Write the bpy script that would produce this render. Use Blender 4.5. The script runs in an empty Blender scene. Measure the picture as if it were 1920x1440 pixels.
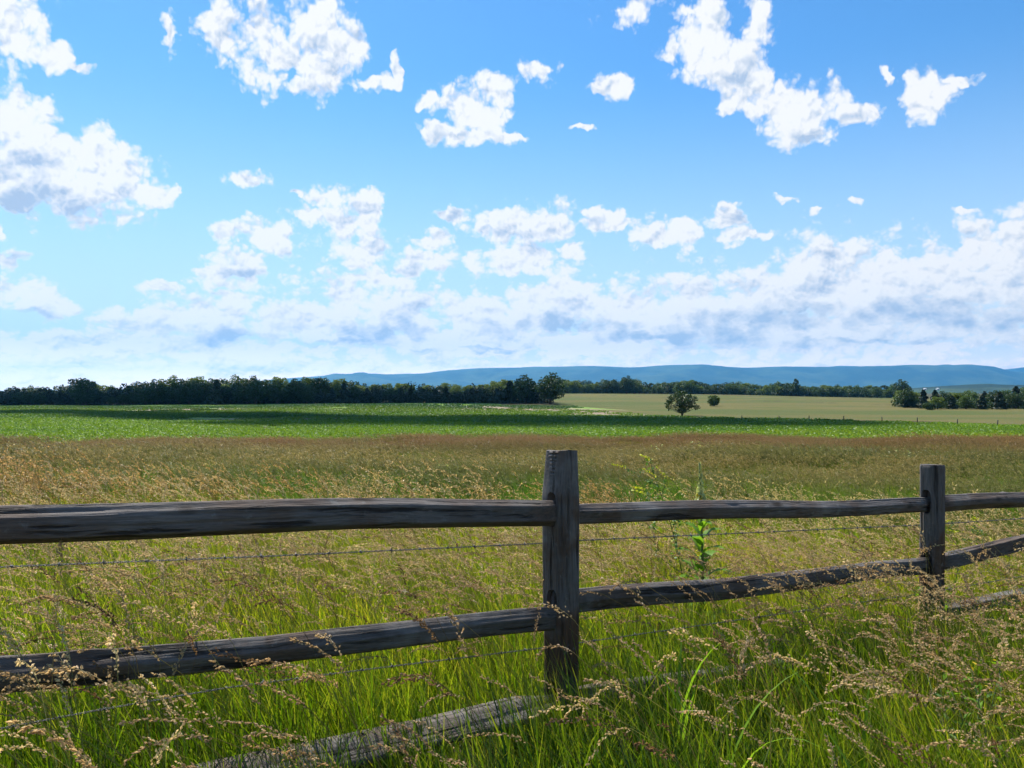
import bpy, bmesh, math
import numpy as np
from mathutils import Vector, Matrix, Euler

S = bpy.context.scene
C = S.collection
R = math.radians
rng = np.random.default_rng(11)

# ---------------------------------------------------------------- camera, sky, sun, exposure
EYE = 1.6                       # eye height above the ground at the camera
FPX = 1500.0                    # focal length in pixels of the 1920 px wide photograph
HOR = 735.0                     # row of the level horizon
cam_d = bpy.data.cameras.new('camera')
cam = bpy.data.objects.new('camera', cam_d); C.objects.link(cam)
cam_d.sensor_width = 36.0; cam_d.lens = 36.0*FPX/1920.0
cam_d.clip_start = 0.05; cam_d.clip_end = 60000.0
PITCH = math.atan((HOR-720.0)/FPX)
cam.location = (0, 0, EYE)
cam.rotation_euler = (math.pi/2+PITCH, 0, 0)
S.camera = cam

HAZE = 4.6e-5                    # density of the air
SUN_EL, SUN_AZ = R(56), R(-32)   # azimuth from +Y, positive to the right
sun_vec = Vector((math.sin(SUN_AZ)*math.cos(SUN_EL), math.cos(SUN_AZ)*math.cos(SUN_EL), math.sin(SUN_EL)))
sd = bpy.data.lights.new('sun', 'SUN'); sd.energy = 5.0; sd.angle = R(0.53); sd.color = (1.0, 0.955, 0.88)
sun = bpy.data.objects.new('sun', sd); C.objects.link(sun)
sun.rotation_euler = sun_vec.to_track_quat('Z', 'Y').to_euler()
sun.location = (0, 0, 60)

S.view_settings.view_transform = 'Standard'; S.view_settings.look = 'None'
S.view_settings.gamma = 1.0; S.view_settings.exposure = 0.78
S.view_settings.use_curve_mapping = False
S.cycles.use_denoising = True; S.cycles.use_adaptive_sampling = True; S.cycles.adaptive_threshold = 0.02
S.cycles.max_bounces = 6; S.cycles.diffuse_bounces = 2; S.cycles.transmission_bounces = 4
S.cycles.glossy_bounces = 2; S.cycles.transparent_max_bounces = 4; S.cycles.volume_bounces = 0
S.cycles.caustics_reflective = False; S.cycles.caustics_refractive = False
S.cycles.sample_clamp_indirect = 6.0

# ---------------------------------------------------------------- node helpers
class NT:
    def __init__(s, tree):
        s.t = tree; s.t.nodes.clear()
    def n(s, typ, **kw):
        nd = s.t.nodes.new(typ)
        ins = kw.pop('ins', {})
        for k, v in kw.items(): setattr(nd, k, v)
        for k, v in ins.items(): s.set(nd.inputs[k], v)
        return nd
    def set(s, sock, v):
        if isinstance(v, bpy.types.NodeSocket): s.t.links.new(v, sock)
        elif isinstance(v, bpy.types.Node): s.t.links.new(v.outputs[0], sock)
        else: sock.default_value = v
    def m(s, op, a, b=None, c=None, clamp=False):
        nd = s.t.nodes.new('ShaderNodeMath'); nd.operation = op; nd.use_clamp = clamp
        for i, v in enumerate((a, b, c)):
            if v is not None: s.set(nd.inputs[i], v)
        return nd.outputs[0]
    def v(s, op, a, b=None, c=None):
        nd = s.t.nodes.new('ShaderNodeVectorMath'); nd.operation = op
        for i, v in enumerate((a, b, c)):
            if v is not None: s.set(nd.inputs[i], v)
        return nd.outputs['Value'] if op in ('LENGTH', 'DOT_PRODUCT', 'DISTANCE') else nd.outputs[0]
    def noise(s, vec, scale, detail=4, rough=0.55, dist=0.0, lac=2.0, dim='3D'):
        nd = s.n('ShaderNodeTexNoise', noise_dimensions=dim)
        s.set(nd.inputs['Vector'], vec)
        nd.inputs['Scale'].default_value = scale; nd.inputs['Detail'].default_value = detail
        nd.inputs['Roughness'].default_value = rough; nd.inputs['Distortion'].default_value = dist
        nd.inputs['Lacunarity'].default_value = lac
        return nd.outputs['Fac']
    def step(s, x, lo, hi, a=0.0, b=1.0, smooth=True):
        nd = s.t.nodes.new('ShaderNodeMapRange'); nd.interpolation_type = 'SMOOTHSTEP' if smooth else 'LINEAR'
        for i, v in enumerate((x, lo, hi, a, b)): s.set(nd.inputs[i], v)
        return nd.outputs[0]
    def mix(s, f, a, b, blend='MIX'):
        nd = s.t.nodes.new('ShaderNodeMix'); nd.data_type = 'RGBA'; nd.blend_type = blend
        s.set(nd.inputs[0], f)
        for i, v in ((6, a), (7, b)):
            s.set(nd.inputs[i], (*v, 1.0) if isinstance(v, tuple) and len(v) == 3 else v)
        return nd.outputs[2]

def pxdir(px, py):
    a = Vector(((px-960.0)/FPX, 1.0, (720.0-py)/FPX))
    return Matrix.Rotation(PITCH, 3, 'X') @ a

# ---------------------------------------------------------------- world: clear sky with fair weather cumulus
world = bpy.data.worlds.new('World'); S.world = world; world.use_nodes = True
W = NT(world.node_tree)
def sky_xy(px, py):
    d = pxdir(px, py); return (math.atan2(d.x, d.y), math.atan2(d.z, math.hypot(d.x, d.y)))
tc = W.n('ShaderNodeTexCoord')
sep = W.n('ShaderNodeSeparateXYZ', ins={0: tc.outputs['Generated']})
az = W.m('ARCTAN2', sep.outputs[0], sep.outputs[1])
el = W.m('ARCSINE', sep.outputs[2])
P = W.n('ShaderNodeCombineXYZ', ins={0: az, 1: el}).outputs[0]
# each entry: centre and half size in degrees-like units taken from where the cloud stands in the sky
CL = [(20,50,85,75),(85,105,55,26),(140,124,48,9),
 (30,225,105,78),(80,360,160,44),(200,372,90,28),(110,285,125,70),(30,330,140,78),(180,300,85,75),(215,340,75,55),(275,362,62,26),(330,362,16,7),
 (415,60,42,48),(490,60,62,50),(598,48,66,58),(545,112,130,48),(652,92,46,56),(500,152,60,26),(560,165,48,18),(625,148,75,32),(700,150,52,16),(742,132,13,20),(322,62,18,36),
 (925,165,46,42),(890,205,66,46),(835,250,58,22),(900,250,58,22),(952,258,40,9),(1008,132,44,26),(800,190,20,12),
 (1150,158,30,24),(1090,237,30,7),(1130,172,22,12),
 (1190,14,80,28),(1300,20,50,20),(1330,55,70,62),(1268,98,30,18),(1375,118,74,54),(1405,165,52,46),(1420,40,22,50),(1420,205,26,26),(1362,201,14,12),
 (1480,205,48,62),(1535,205,62,52),(1590,217,70,26),(1635,212,18,16),
 (1735,170,46,44),(1735,205,30,26),(1660,135,14,18),(1800,152,38,9),(1705,150,35,18),
 (460,338,36,13),(612,368,44,17),(700,365,19,10),(585,405,48,22),(645,420,58,30),(690,400,26,28),(556,366,14,8),
 (490,438,58,32),(525,460,28,30),(425,432,30,16),(465,490,56,30),(480,518,62,22),(400,515,48,18),
 (700,478,66,36),(775,492,62,26),(815,450,48,18),(845,405,28,11),
 (955,432,72,40),(1020,430,62,42),(985,485,115,30),(1070,470,40,25),
 (1130,400,46,14),(1140,422,66,14),(1235,440,52,20),(1290,428,56,30),(1365,412,34,22),(1390,442,78,13),
 (1470,373,24,9),(1538,393,20,8),(1608,380,17,10),(1812,396,34,9),
 (20,488,46,17),(35,545,72,36),(95,568,52,24),(15,650,46,26),(0,430,12,16),(295,540,40,16),
 (280,605,90,30),(400,600,110,48),(450,560,60,20),(560,605,110,52),(670,560,76,34),(690,525,80,14),(760,590,100,50),(880,600,110,56),(1000,590,110,62),(1075,560,72,46),(1180,585,120,56),
 (1290,570,130,64),(1430,570,150,74),(1545,530,110,84),(1660,545,130,96),(1790,530,130,92),(1830,460,44,42),(1905,500,110,84),
 (1000,640,560,34),(1500,620,480,56),(300,648,460,26),(960,700,1300,22)]
# grey undersides and thick middles
SH = [(70,388,160,36),(190,392,110,20),(60,300,90,26),(560,172,80,14),(620,130,34,16),(1390,140,32,30),(1520,250,50,12),(870,255,60,10),(470,515,60,16),(760,505,70,14),(1000,460,70,22),
      (60,585,60,14),(430,632,130,22),(740,618,130,24),(1060,610,140,24),(1450,596,230,40),(1780,584,220,44),(1230,632,150,16),(600,640,120,10),(1650,640,200,10),(900,655,160,8)]
GEN = tc.outputs['Generated']
nish = W.n('ShaderNodeTexSky', sky_type='NISHITA', sun_disc=False)
nish.sun_elevation = SUN_EL; nish.sun_rotation = SUN_AZ
nish.altitude = 200.0; nish.air_density = 1.15; nish.dust_density = 0.35; nish.ozone_density = 3.0
skyc = W.n('ShaderNodeHueSaturation', ins={'Color': nish.outputs[0], 'Saturation': 1.22, 'Value': 1.0}).outputs[0]
SKY = 0.125
blue = W.mix(1.0, skyc, (SKY*0.84, SKY*1.12, SKY*1.24), 'MULTIPLY')
blue = W.mix(W.step(el, 0.40, -0.04, 0.0, 1.0), blue, W.mix(W.step(el, 0.062, 0.0), (0.66, 0.83, 1.02), (2.2, 1.75, 1.35)))       # milky air towards the horizon
def blob_field(blobs, k):
    f = None
    for cx, cy, rx, ry in blobs:
        if 330 < cy < 530: rx, ry = rx*1.14, ry*1.16
        a, e = sky_xy(cx, cy)
        ax, ay = FPX/(rx*math.cos(a)**2), FPX/(ry*math.cos(a))
        l = W.v('LENGTH', W.v('MULTIPLY_ADD', PW, (ax, ay, 0.0), (-a*ax, -e*ay, 0.0)))
        f = l if f is None else W.m('SMOOTH_MIN', f, l, k)
    return f
def billows():
    """coarse lobes, cauliflower knobs, wisps"""
    qy = W.m('MULTIPLY_ADD', W.m('LOGARITHM', W.m('MAXIMUM', W.m('ADD', el, 0.08), 0.01), math.e), 0.15, W.m('MULTIPLY', el, 0.60))
    Q = W.n('ShaderNodeCombineXYZ', ins={0: az, 1: qy}).outputs[0]
    wn = W.n('ShaderNodeTexNoise', noise_dimensions='2D', ins={'Vector': Q, 'Scale': 34.0, 'Detail': 3.0, 'Roughness': 0.55}).outputs['Color']
    warp = W.v('MULTIPLY_ADD', wn, (0.034, 0.026, 0.0), (-0.017, -0.013, 0.0))
    lo = W.noise(Q, 15.0, 6.0, 0.55, 0.0, 2.1, dim='2D')
    lo1 = W.noise(W.v('ADD', Q, (-0.006, 0.016, 0.0)), 15.0, 1.5, 0.50, 0.0, 2.1, dim='2D')
    Qv = W.v('MULTIPLY_ADD', warp, (0.45, 0.45, 0.0), Q)
    def lobes(vec):
        vo = W.n('ShaderNodeTexVoronoi', feature='F1', voronoi_dimensions='2D', ins={'Vector': vec, 'Scale': 34.0, 'Detail': 2.2, 'Roughness': 0.58, 'Lacunarity': 2.3})
        return W.m('SUBTRACT', 0.42, vo.outputs['Distance'])
    k0 = lobes(Qv); k1 = lobes(W.v('ADD', Qv, (-0.0026, 0.0058, 0.0)))
    b = W.m('ADD', W.m('MULTIPLY', W.m('SUBTRACT', lo, 0.5), 2.1), W.m('MULTIPLY', k0, 1.05))
    relief = W.m('ADD', W.m('MULTIPLY', W.m('SUBTRACT', lo, lo1), 1.7), W.m('MULTIPLY', W.m('SUBTRACT', k0, k1), W.step(el, 0.06, 0.22, 0.42, 0.80)))
    return b, relief, W.v('ADD', P, warp)
def cloud_shader(cover, b, relief, under):
    dens = W.m('ADD', cover, b)
    alpha = W.step(dens, -0.16, 0.62)
    thick = W.step(dens, 0.5, 2.2)
    shade = W.m('MULTIPLY', thick, 0.14)
    if under is not None: shade = W.m('MULTIPLY_ADD', under, 0.85, shade)
    shade = W.m('ADD', shade, W.m('MULTIPLY', W.m('MULTIPLY', relief, -1.45), W.step(dens, 0.0, 0.5)), clamp=True)
    ccol = W.mix(shade, (0.98, 0.98, 0.98), (0.46, 0.58, 0.77))
    low = W.step(el, 0.062, 0.005)
    ccol = W.mix(low, ccol, W.mix(1.0, ccol, (2.3, 1.8, 1.35), 'MULTIPLY'))   # brighter, warmer white low down
    return W.n('ShaderNodeBackground', ins={'Color': W.mix(alpha, blue, ccol), 'Strength': 0.59}).outputs[0]
# the part of the sky in the picture, sector by sector (one sector is evaluated at a time)
b0, rel0, PW = billows()
CUT = [-200, 350, 600, 850, 1150, 1450, 2120]
def sector(x0, x1):
    near = lambda L, k: [c for c in L if c[0]+k*c[2] > x0 and c[0]-k*c[2] < x1]
    f = W.m('MULTIPLY', W.m('SUBTRACT', W.step(el, 0.20, 0.06, 1.31, 1.46), W.m('MINIMUM', blob_field(near(CL, 2.0), 0.30), 3.0)), 1.35)
    sh = near(SH, 2.2)
    u = W.step(W.m('ADD', blob_field(sh, 0.4), W.m('MULTIPLY', b0, -0.75)), 1.35, 0.35) if sh else None
    return cloud_shader(f, b0, rel0, u)
def tree_of(lo, hi):
    if hi-lo == 1: return sector(CUT[lo], CUT[hi])
    mid = (lo+hi)//2
    return W.n('ShaderNodeMixShader', ins={0: W.m('GREATER_THAN', az, math.atan((CUT[mid]-960)/FPX)), 1: tree_of(lo, mid), 2: tree_of(mid, hi)}).outputs[0]
view = tree_of(0, len(CUT)-1)
# round about and overhead the sky goes on with the same kind of cloud
on = W.noise(W.v('MULTIPLY', GEN, (1, 1, 1.6)), 4.2, 7, 0.58)
on1 = W.noise(W.v('ADD', W.v('MULTIPLY', GEN, (1, 1, 1.6)), (0, 0, 0.02)), 4.2, 4, 0.58)
oc = W.m('MAXIMUM', W.m('MULTIPLY_ADD', on, 6.0, -3.5), W.step(el, 0.14, 0.02, -1.5, 0.6))
outside = cloud_shader(oc, W.m('MULTIPLY', W.m('SUBTRACT', on, 0.5), 2.0), W.m('MULTIPLY', W.m('SUBTRACT', on, on1), 3.0), None)
inview = W.m('MULTIPLY', W.step(W.m('ABSOLUTE', az), 0.72, 0.60), W.step(el, 0.60, 0.47))
sky = W.n('ShaderNodeMixShader', ins={0: inview, 1: outside, 2: view}).outputs[0]
wo = W.n('ShaderNodeOutputWorld', ins={'Surface': sky})
world.cycles.sampling_method = 'MANUAL'; world.cycles.sample_map_resolution = 512

# ---------------------------------------------------------------- mesh helpers
def mesh_np(name, V, F, mat=None, smooth=False):
    """V (n,3) float, F (m,k) int with k = 3 or 4"""
    V = np.asarray(V, np.float32); F = np.asarray(F, np.int32)
    me = bpy.data.meshes.new(name)
    me.vertices.add(len(V)); me.vertices.foreach_set('co', V.ravel())
    k = F.shape[1]
    me.loops.add(F.size); me.loops.foreach_set('vertex_index', F.ravel())
    me.polygons.add(len(F))
    me.polygons.foreach_set('loop_start', np.arange(0, F.size, k, dtype=np.int32))
    if smooth: me.polygons.foreach_set('use_smooth', np.ones(len(F), bool))
    me.update(calc_edges=True)
    if mat: me.materials.append(mat)
    return me
class MB:
    """collects vertices and quads / triangles"""
    def __init__(s): s.V = []; s.F = []; s.n = 0; s.A = []
    def add(s, V, F, a=0.0):
        V = np.asarray(V, float); F = np.asarray(F, int)
        if F.shape[1] == 3: F = np.concatenate([F, F[:, 2:3]], 1)
        s.V.append(V); s.F.append(F+s.n); s.n += len(V); s.A.append(np.full(len(V), a))
    def mesh(s, name, mat, smooth=False, attr=None):
        V = np.concatenate(s.V); F = np.concatenate(s.F)
        me = bpy.data.meshes.new(name)
        tri = F[:, 2] == F[:, 3]
        me.vertices.add(len(V)); me.vertices.foreach_set('co', V.astype(np.float32).ravel())
        cnt = np.where(tri, 3, 4); st = np.concatenate([[0], np.cumsum(cnt)[:-1]])
        mask = np.ones(F.shape, bool); mask[tri, 3] = False
        li = F[mask]
        me.loops.add(len(li)); me.loops.foreach_set('vertex_index', li.astype(np.int32))
        me.polygons.add(len(F)); me.polygons.foreach_set('loop_start', st.astype(np.int32))
        if smooth: me.polygons.foreach_set('use_smooth', np.ones(len(F), bool))
        me.update(calc_edges=True)
        if attr:
            at = me.attributes.new(attr, 'FLOAT', 'POINT'); at.data.foreach_set('value', np.concatenate(s.A).astype(np.float32))
        if mat: me.materials.append(mat)
        return me
def obj(name, me, parent=None, loc=None):
    o = bpy.data.objects.new(name, me); C.objects.link(o)
    if parent: o.parent = parent
    if loc is not None: o.location = loc
    return o
def tag(o, label=None, cat=None, group=None, kind=None):
    if label: o['label'] = label
    if cat: o['category'] = cat
    if group: o['group'] = group
    if kind: o['kind'] = kind
    return o
def empty(name, loc, rz=0.0):
    o = bpy.data.objects.new(name, None); C.objects.link(o); o.location = loc; o.rotation_euler = (0, 0, rz)
    o.empty_display_size = 0.1
    return o
def tube(path, rad, sides=6, cap=True):
    path = np.asarray(path, float); n = len(path); rad = np.broadcast_to(np.asarray(rad, float), (n,))
    t = np.gradient(path, axis=0); t /= np.linalg.norm(t, axis=1)[:, None]+1e-12
    ref = np.array([0.31, 0.17, 0.93]) if abs(t[:, 2]).mean() < 0.8 else np.array([1.0, 0.1, 0.05])
    u = np.cross(t, ref); u /= np.linalg.norm(u, axis=1)[:, None]; w = np.cross(t, u)
    a = np.arange(sides)*2*math.pi/sides
    V = path[:, None, :]+rad[:, None, None]*(np.cos(a)[None, :, None]*u[:, None, :]+np.sin(a)[None, :, None]*w[:, None, :])
    V = V.reshape(-1, 3); i = np.arange(n-1)[:, None]*sides; j = np.arange(sides)[None, :]; j2 = (j+1) % sides
    F = np.stack([i+j, i+j2, i+sides+j2, i+sides+j], -1).reshape(-1, 4)
    if cap:
        V = np.concatenate([V, path[:1], path[-1:]])
        k = len(V)-2; jj = np.arange(sides); c0 = np.stack([jj*0+k, (jj+1) % sides, jj, jj], -1)
        b = (n-1)*sides; c1 = np.stack([jj*0+k+1, b+jj, b+(jj+1) % sides, b+(jj+1) % sides], -1)
        F = np.concatenate([F, c0, c1])
    return V, F

# smooth value noise for shapes (numpy)
_g = np.random.default_rng(5).random((64, 64, 64))
def vnoise(x, y, z):
    x, y, z = np.broadcast_arrays(np.asarray(x, float), y, z)
    xi, yi, zi = np.floor(x).astype(int), np.floor(y).astype(int), np.floor(z).astype(int)
    fx, fy, fz = x-xi, y-yi, z-zi
    fx, fy, fz = (f*f*(3-2*f) for f in (fx, fy, fz))
    r = 0
    for a in (0, 1):
        for b in (0, 1):
            for c in (0, 1):
                w = (fx if a else 1-fx)*(fy if b else 1-fy)*(fz if c else 1-fz)
                r = r+w*_g[(xi+a) & 63, (yi+b) & 63, (zi+c) & 63]
    return r-0.5
def fbm(x, y, z, o=4):
    r = 0; a = 1.0
    for k in range(o):
        r = r+a*vnoise(np.asarray(x)*2**k+7.3*k, np.asarray(y)*2**k+3.1*k, np.asarray(z)*2**k+1.7*k); a *= 0.5
    return r

# ---------------------------------------------------------------- terrain height
_d = np.array([-400, 0, 3.5, 6, 9, 15, 30, 50, 75, 110, 170, 270, 350, 500, 900, 3000, 40000.])
_h = np.array([-1.5, -1.53, -1.60, -1.74, -2.0, -2.55, -3.45, -4.35, -5.15, -5.85, -6.45, -6.55, -6.35, -6.2, -6.2, -6.2, -6.2])
_t = np.linspace(0, 12, 1200); _tv = np.interp(np.sinh(_t*0.9)*2.0-3.0, _d, _h)
_k = np.exp(-0.5*(np.arange(-25, 26)/9.0)**2); _k /= _k.sum()
_tv = np.convolve(np.pad(_tv, 25, mode='edge'), _k, mode='valid')
def H(x, y):
    x = np.asarray(x, float); y = np.asarray(y, float)
    t = np.arcsinh(np.maximum(y+3.0, 0)/2.0)/0.9
    z = np.interp(t, _t, _tv)
    z = z-0.055*12*np.tanh((x-0.2)/12)*np.exp(-(np.abs(y)/26)**2)
    z = z+4.9*np.exp(-0.5*((x-70)/135)**2-0.5*((y-610)/150)**2)
    z = z+0.55*np.exp(-0.5*((x+75)/60)**2-0.5*((y-290)/60)**2)
    z = z+(0.22*np.sin(x*0.041+0.7)*np.sin(y*0.031+1.0)+0.10*np.sin(x*0.11+y*0.07))*np.clip((y-18)/60, 0, 1)
    z = z+0.018*np.sin(x*1.7+0.4)*np.sin(y*1.3)
    return z+EYE
def ground_hit(px, py, tmax=900.0):
    d = pxdir(px, py); d = np.array(d)
    ts = np.geomspace(1.0, tmax, 4000)
    z = EYE+d[2]*ts-H(d[0]*ts, d[1]*ts)
    i = np.argmax(z < 0)
    if z[i] >= 0: i = len(ts)-1
    return np.array([d[0]*ts[i], d[1]*ts[i]])

# ---------------------------------------------------------------- materials
MATS = {}
def mat(name):
    m = bpy.data.materials.new(name); m.use_nodes = True
    MATS[name] = m
    return m, NT(m.node_tree)
def finish(T, shader, disp=None):
    T.n('ShaderNodeOutputMaterial', ins={'Surface': shader})
def principled(T, col, rough=0.8, normal=None, spec=0.3):
    b = T.n('ShaderNodeBsdfPrincipled', ins={'Base Color': col, 'Roughness': rough, 'Specular IOR Level': spec})
    if normal is not None: T.set(b.inputs['Normal'], normal)
    return b.outputs[0]
def col4(c): return (*c, 1.0)
def leaf_mat(name, c1, c2, trans=0.45, tint=False, scale=3.0, rough=0.5, spec=0.25, tcol=None):
    m, T = mat(name)
    oi = T.n('ShaderNodeObjectInfo')
    geo = T.n('ShaderNodeNewGeometry')
    f = T.m('FRACT', T.m('ADD', oi.outputs['Random'], T.m('MULTIPLY', geo.outputs['Random Per Island'], 1.0)))
    c = T.mix(f, c1, c2)
    if tint:
        at = T.n('ShaderNodeAttribute', attribute_type='INSTANCER', attribute_name='tint')
        c = T.mix(1.0, c, at.outputs['Color'], 'MULTIPLY')
    d = principled(T, c, rough, None, spec)
    tr = T.n('ShaderNodeBsdfTranslucent', ins={'Color': T.mix(1.0, c, tcol or (1.25, 1.15, 0.55), 'MULTIPLY')})
    mx = T.n('ShaderNodeMixShader', ins={0: trans, 1: d, 2: tr.outputs[0]})
    finish(T, mx.outputs[0]); m.use_backface_culling = False
    return m

# ground under the grass
m, T = mat('meadow_soil')
tcg = T.n('ShaderNodeNewGeometry').outputs['Position']
n1 = T.noise(tcg, 0.08, 4); n2 = T.noise(tcg, 2.5, 4)
c = T.mix(n1, (0.085, 0.060, 0.026), (0.060, 0.075, 0.024))
c = T.mix(T.m('MULTIPLY', n2, 0.7), c, (0.035, 0.032, 0.016))
finish(T, principled(T, c, 0.95, None, 0.1))
# crop field: young green rows on brown soil, thin in places
def soil_mask(T, pos):
    w = T.noise(pos, 0.035, 4, 0.6)
    f = None
    for px, py, rx, ry in SOIL:
        g = ground_hit(px, py)
        l = T.v('LENGTH', T.v('MULTIPLY_ADD', pos, (1/rx, 1/ry, 0), (-g[0]/rx, -g[1]/ry, 0)))
        f = l if f is None else T.m('SMOOTH_MIN', f, l, 0.3)
    return T.step(T.m('ADD', f, T.m('MULTIPLY_ADD', w, 2.2, -1.1)), 1.15, 0.55)
SOIL = [(410,803,12,6), (455,788,22,20), (560,787,20,14), (1010,769,32,40), (1120,773,26,36), (930,766,22,34), (420,768,40,20)]
m, T = mat('crop_field_ground')
geo = T.n('ShaderNodeNewGeometry').outputs['Position']
sp = T.n('ShaderNodeSeparateXYZ', ins={0: geo})
w1 = T.noise(geo, 0.02, 3); w2 = T.noise(geo, 1.2, 5, 0.7); w3 = T.noise(geo, 0.12, 4)
g = T.mix(w2, (0.055, 0.145, 0.018), (0.105, 0.225, 0.030))
g = T.mix(T.step(w1, 0.42, 0.62), g, T.mix(w2, (0.120, 0.215, 0.020), (0.190, 0.285, 0.030)))
g = T.mix(T.m('MULTIPLY', T.step(w3, 0.48, 0.75), 0.5), g, (0.050, 0.120, 0.030))
soilc = T.mix(w2, (0.150, 0.110, 0.070), (0.290, 0.220, 0.150))
c = T.mix(T.m('MULTIPLY', soil_mask(T, geo), 0.95), g, soilc)
bmp = T.n('ShaderNodeBump', ins={'Strength': 0.9, 'Distance': 0.3, 'Height': T.noise(geo, 2.2, 3, 0.6)})
finish(T, principled(T, c, 0.8, bmp.outputs[0], 0.15))
# hay field
m, T = mat('hay_field_ground')
geo = T.n('ShaderNodeNewGeometry').outputs['Position']
st = T.v('MULTIPLY', geo, (0.5, 1.0, 1.0))
w1 = T.noise(st, 0.030, 5, 0.6); w2 = T.noise(geo, 0.55, 5, 0.7); w3 = T.noise(T.v('MULTIPLY', geo, (0.40, 1.0, 1.0)), 0.022, 6, 0.65)
c = T.mix(w1, (0.085, 0.083, 0.022), (0.150, 0.128, 0.042))
c = T.mix(T.m('MULTIPLY', T.step(w3, 0.44, 0.58), 0.85), c, (0.060, 0.088, 0.018))
c = T.mix(T.m('MULTIPLY', T.step(w3, 0.42, 0.28), 0.4), c, (0.170, 0.118, 0.060))
c = T.mix(T.m('MULTIPLY', w2, 0.35), c, (0.085, 0.078, 0.030))
bmp = T.n('ShaderNodeBump', ins={'Strength': 0.8, 'Distance': 0.5, 'Height': T.noise(geo, 1.1, 4, 0.65)})
finish(T, principled(T, c, 0.9, bmp.outputs[0], 0.1))
# wooded ridge
m, T = mat('wooded_ridge')
geo = T.n('ShaderNodeNewGeometry').outputs['Position']
w1 = T.noise(geo, 0.0016, 5, 0.6); w2 = T.noise(geo, 0.02, 4, 0.7)
c = T.mix(T.step(w1, 0.40, 0.60), (0.014, 0.030, 0.012), (0.075, 0.110, 0.036)); c = T.mix(w2, c, (0.018, 0.030, 0.015))
bmp = T.n('ShaderNodeBump', ins={'Strength': 1.0, 'Distance': 25.0, 'Height': w2})
finish(T, principled(T, c, 0.9, bmp.outputs[0], 0.1))

# ---------------------------------------------------------------- ground sheet and fields
nr, na = 230, 420
rr = np.concatenate([[0.0], np.geomspace(0.35, 20500, nr-1)])
aa = np.linspace(0, 2*math.pi, na, endpoint=False)
X = rr[:, None]*np.sin(aa)[None]; Y = rr[:, None]*np.cos(aa)[None]
V = np.stack([X, Y, H(X, Y)], -1).reshape(-1, 3)
i = np.arange(nr-1)[:, None]*na; j = np.arange(na)[None]
F = np.stack([i+j, i+na+j, i+na+(j+1) % na, i+(j+1) % na], -1).reshape(-1, 4)
tag(obj('meadow', mesh_np('meadow', V, F, MATS['meadow_soil'], True)), kind='structure')

def field_sheet(name, near, far, nx, ny, m, lift, xr):
    """sheet between two boundary curves; near/far: lists of ground points, parameterised by x"""
    xs = np.linspace(0, 1, nx)
    def curve(pts):
        pts = np.array(pts); t = np.linspace(0, 1, len(pts))
        return np.stack([np.interp(xs, t, pts[:, 0]), np.interp(xs, t, pts[:, 1])], -1)
    a, b = curve(near), curve(far)
    s = np.linspace(0, 1, ny)[:, None, None]
    PT = a[None]*(1-s)+b[None]*s
    V = np.stack([PT[..., 0], PT[..., 1], H(PT[..., 0], PT[..., 1])+lift], -1).reshape(-1, 3)
    i = np.arange(ny-1)[:, None]*nx; j = np.arange(nx-1)[None]
    F = np.stack([i+j, i+j+1, i+nx+j+1, i+nx+j], -1).reshape(-1, 4)
    return tag(obj(name, mesh_np(name, V, F, MATS[m], True)), kind='structure')
def hits(px): return [ground_hit(a, b) for a, b in px]
NEAR = hits([(0,845),(320,841),(640,837),(960,834),(1280,830),(1600,826),(1920,824)])
d0 = NEAR[0]-NEAR[1]; d1 = NEAR[-1]-NEAR[-2]
NEAR = [NEAR[0]+d0*4]+NEAR+[NEAR[-1]+d1*3]
near_arr = np.array(NEAR)
def crop_edge_y(x): return np.interp(x, near_arr[:, 0], near_arr[:, 1])
FAR_R = hits([(1060,768),(1160,773),(1250,781),(1400,785),(1560,789),(1720,794),(1920,801)])
FAR = [np.array([-520., 400.]), np.array([-260., 385.]), np.array([-120., 380.]), np.array([-10., 372.]), np.array([24., 352.])]+FAR_R+[FAR_R[-1]+(FAR_R[-1]-FAR_R[-2])*3]
far_arr = np.array(FAR)
def resample(pts, n):
    pts = np.array(pts); xs = np.linspace(pts[0, 0], pts[-1, 0], n)
    o = np.argsort(pts[:, 0]); return np.stack([xs, np.interp(xs, pts[o, 0], pts[o, 1])], -1)
field_sheet('crop_field', resample(NEAR, 120), resample(FAR, 120), 220, 120, 'crop_field_ground', 0.03, None)
# hay field: from the crop's right hand edge over the rise
hay_near = resample([np.array([20., 340.])]+FAR_R+[FAR_R[-1]+(FAR_R[-1]-FAR_R[-2])*3], 80)
hay_near[:, 1] -= 2.0
hay_far = np.stack([np.linspace(12, 560, 80), np.interp(np.linspace(12, 560, 80), [12, 150, 300, 420, 560], [690, 700, 690, 660, 640])], -1)
field_sheet('hay_field', hay_near, hay_far, 160, 140, 'hay_field_ground', 0.06, None)

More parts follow.
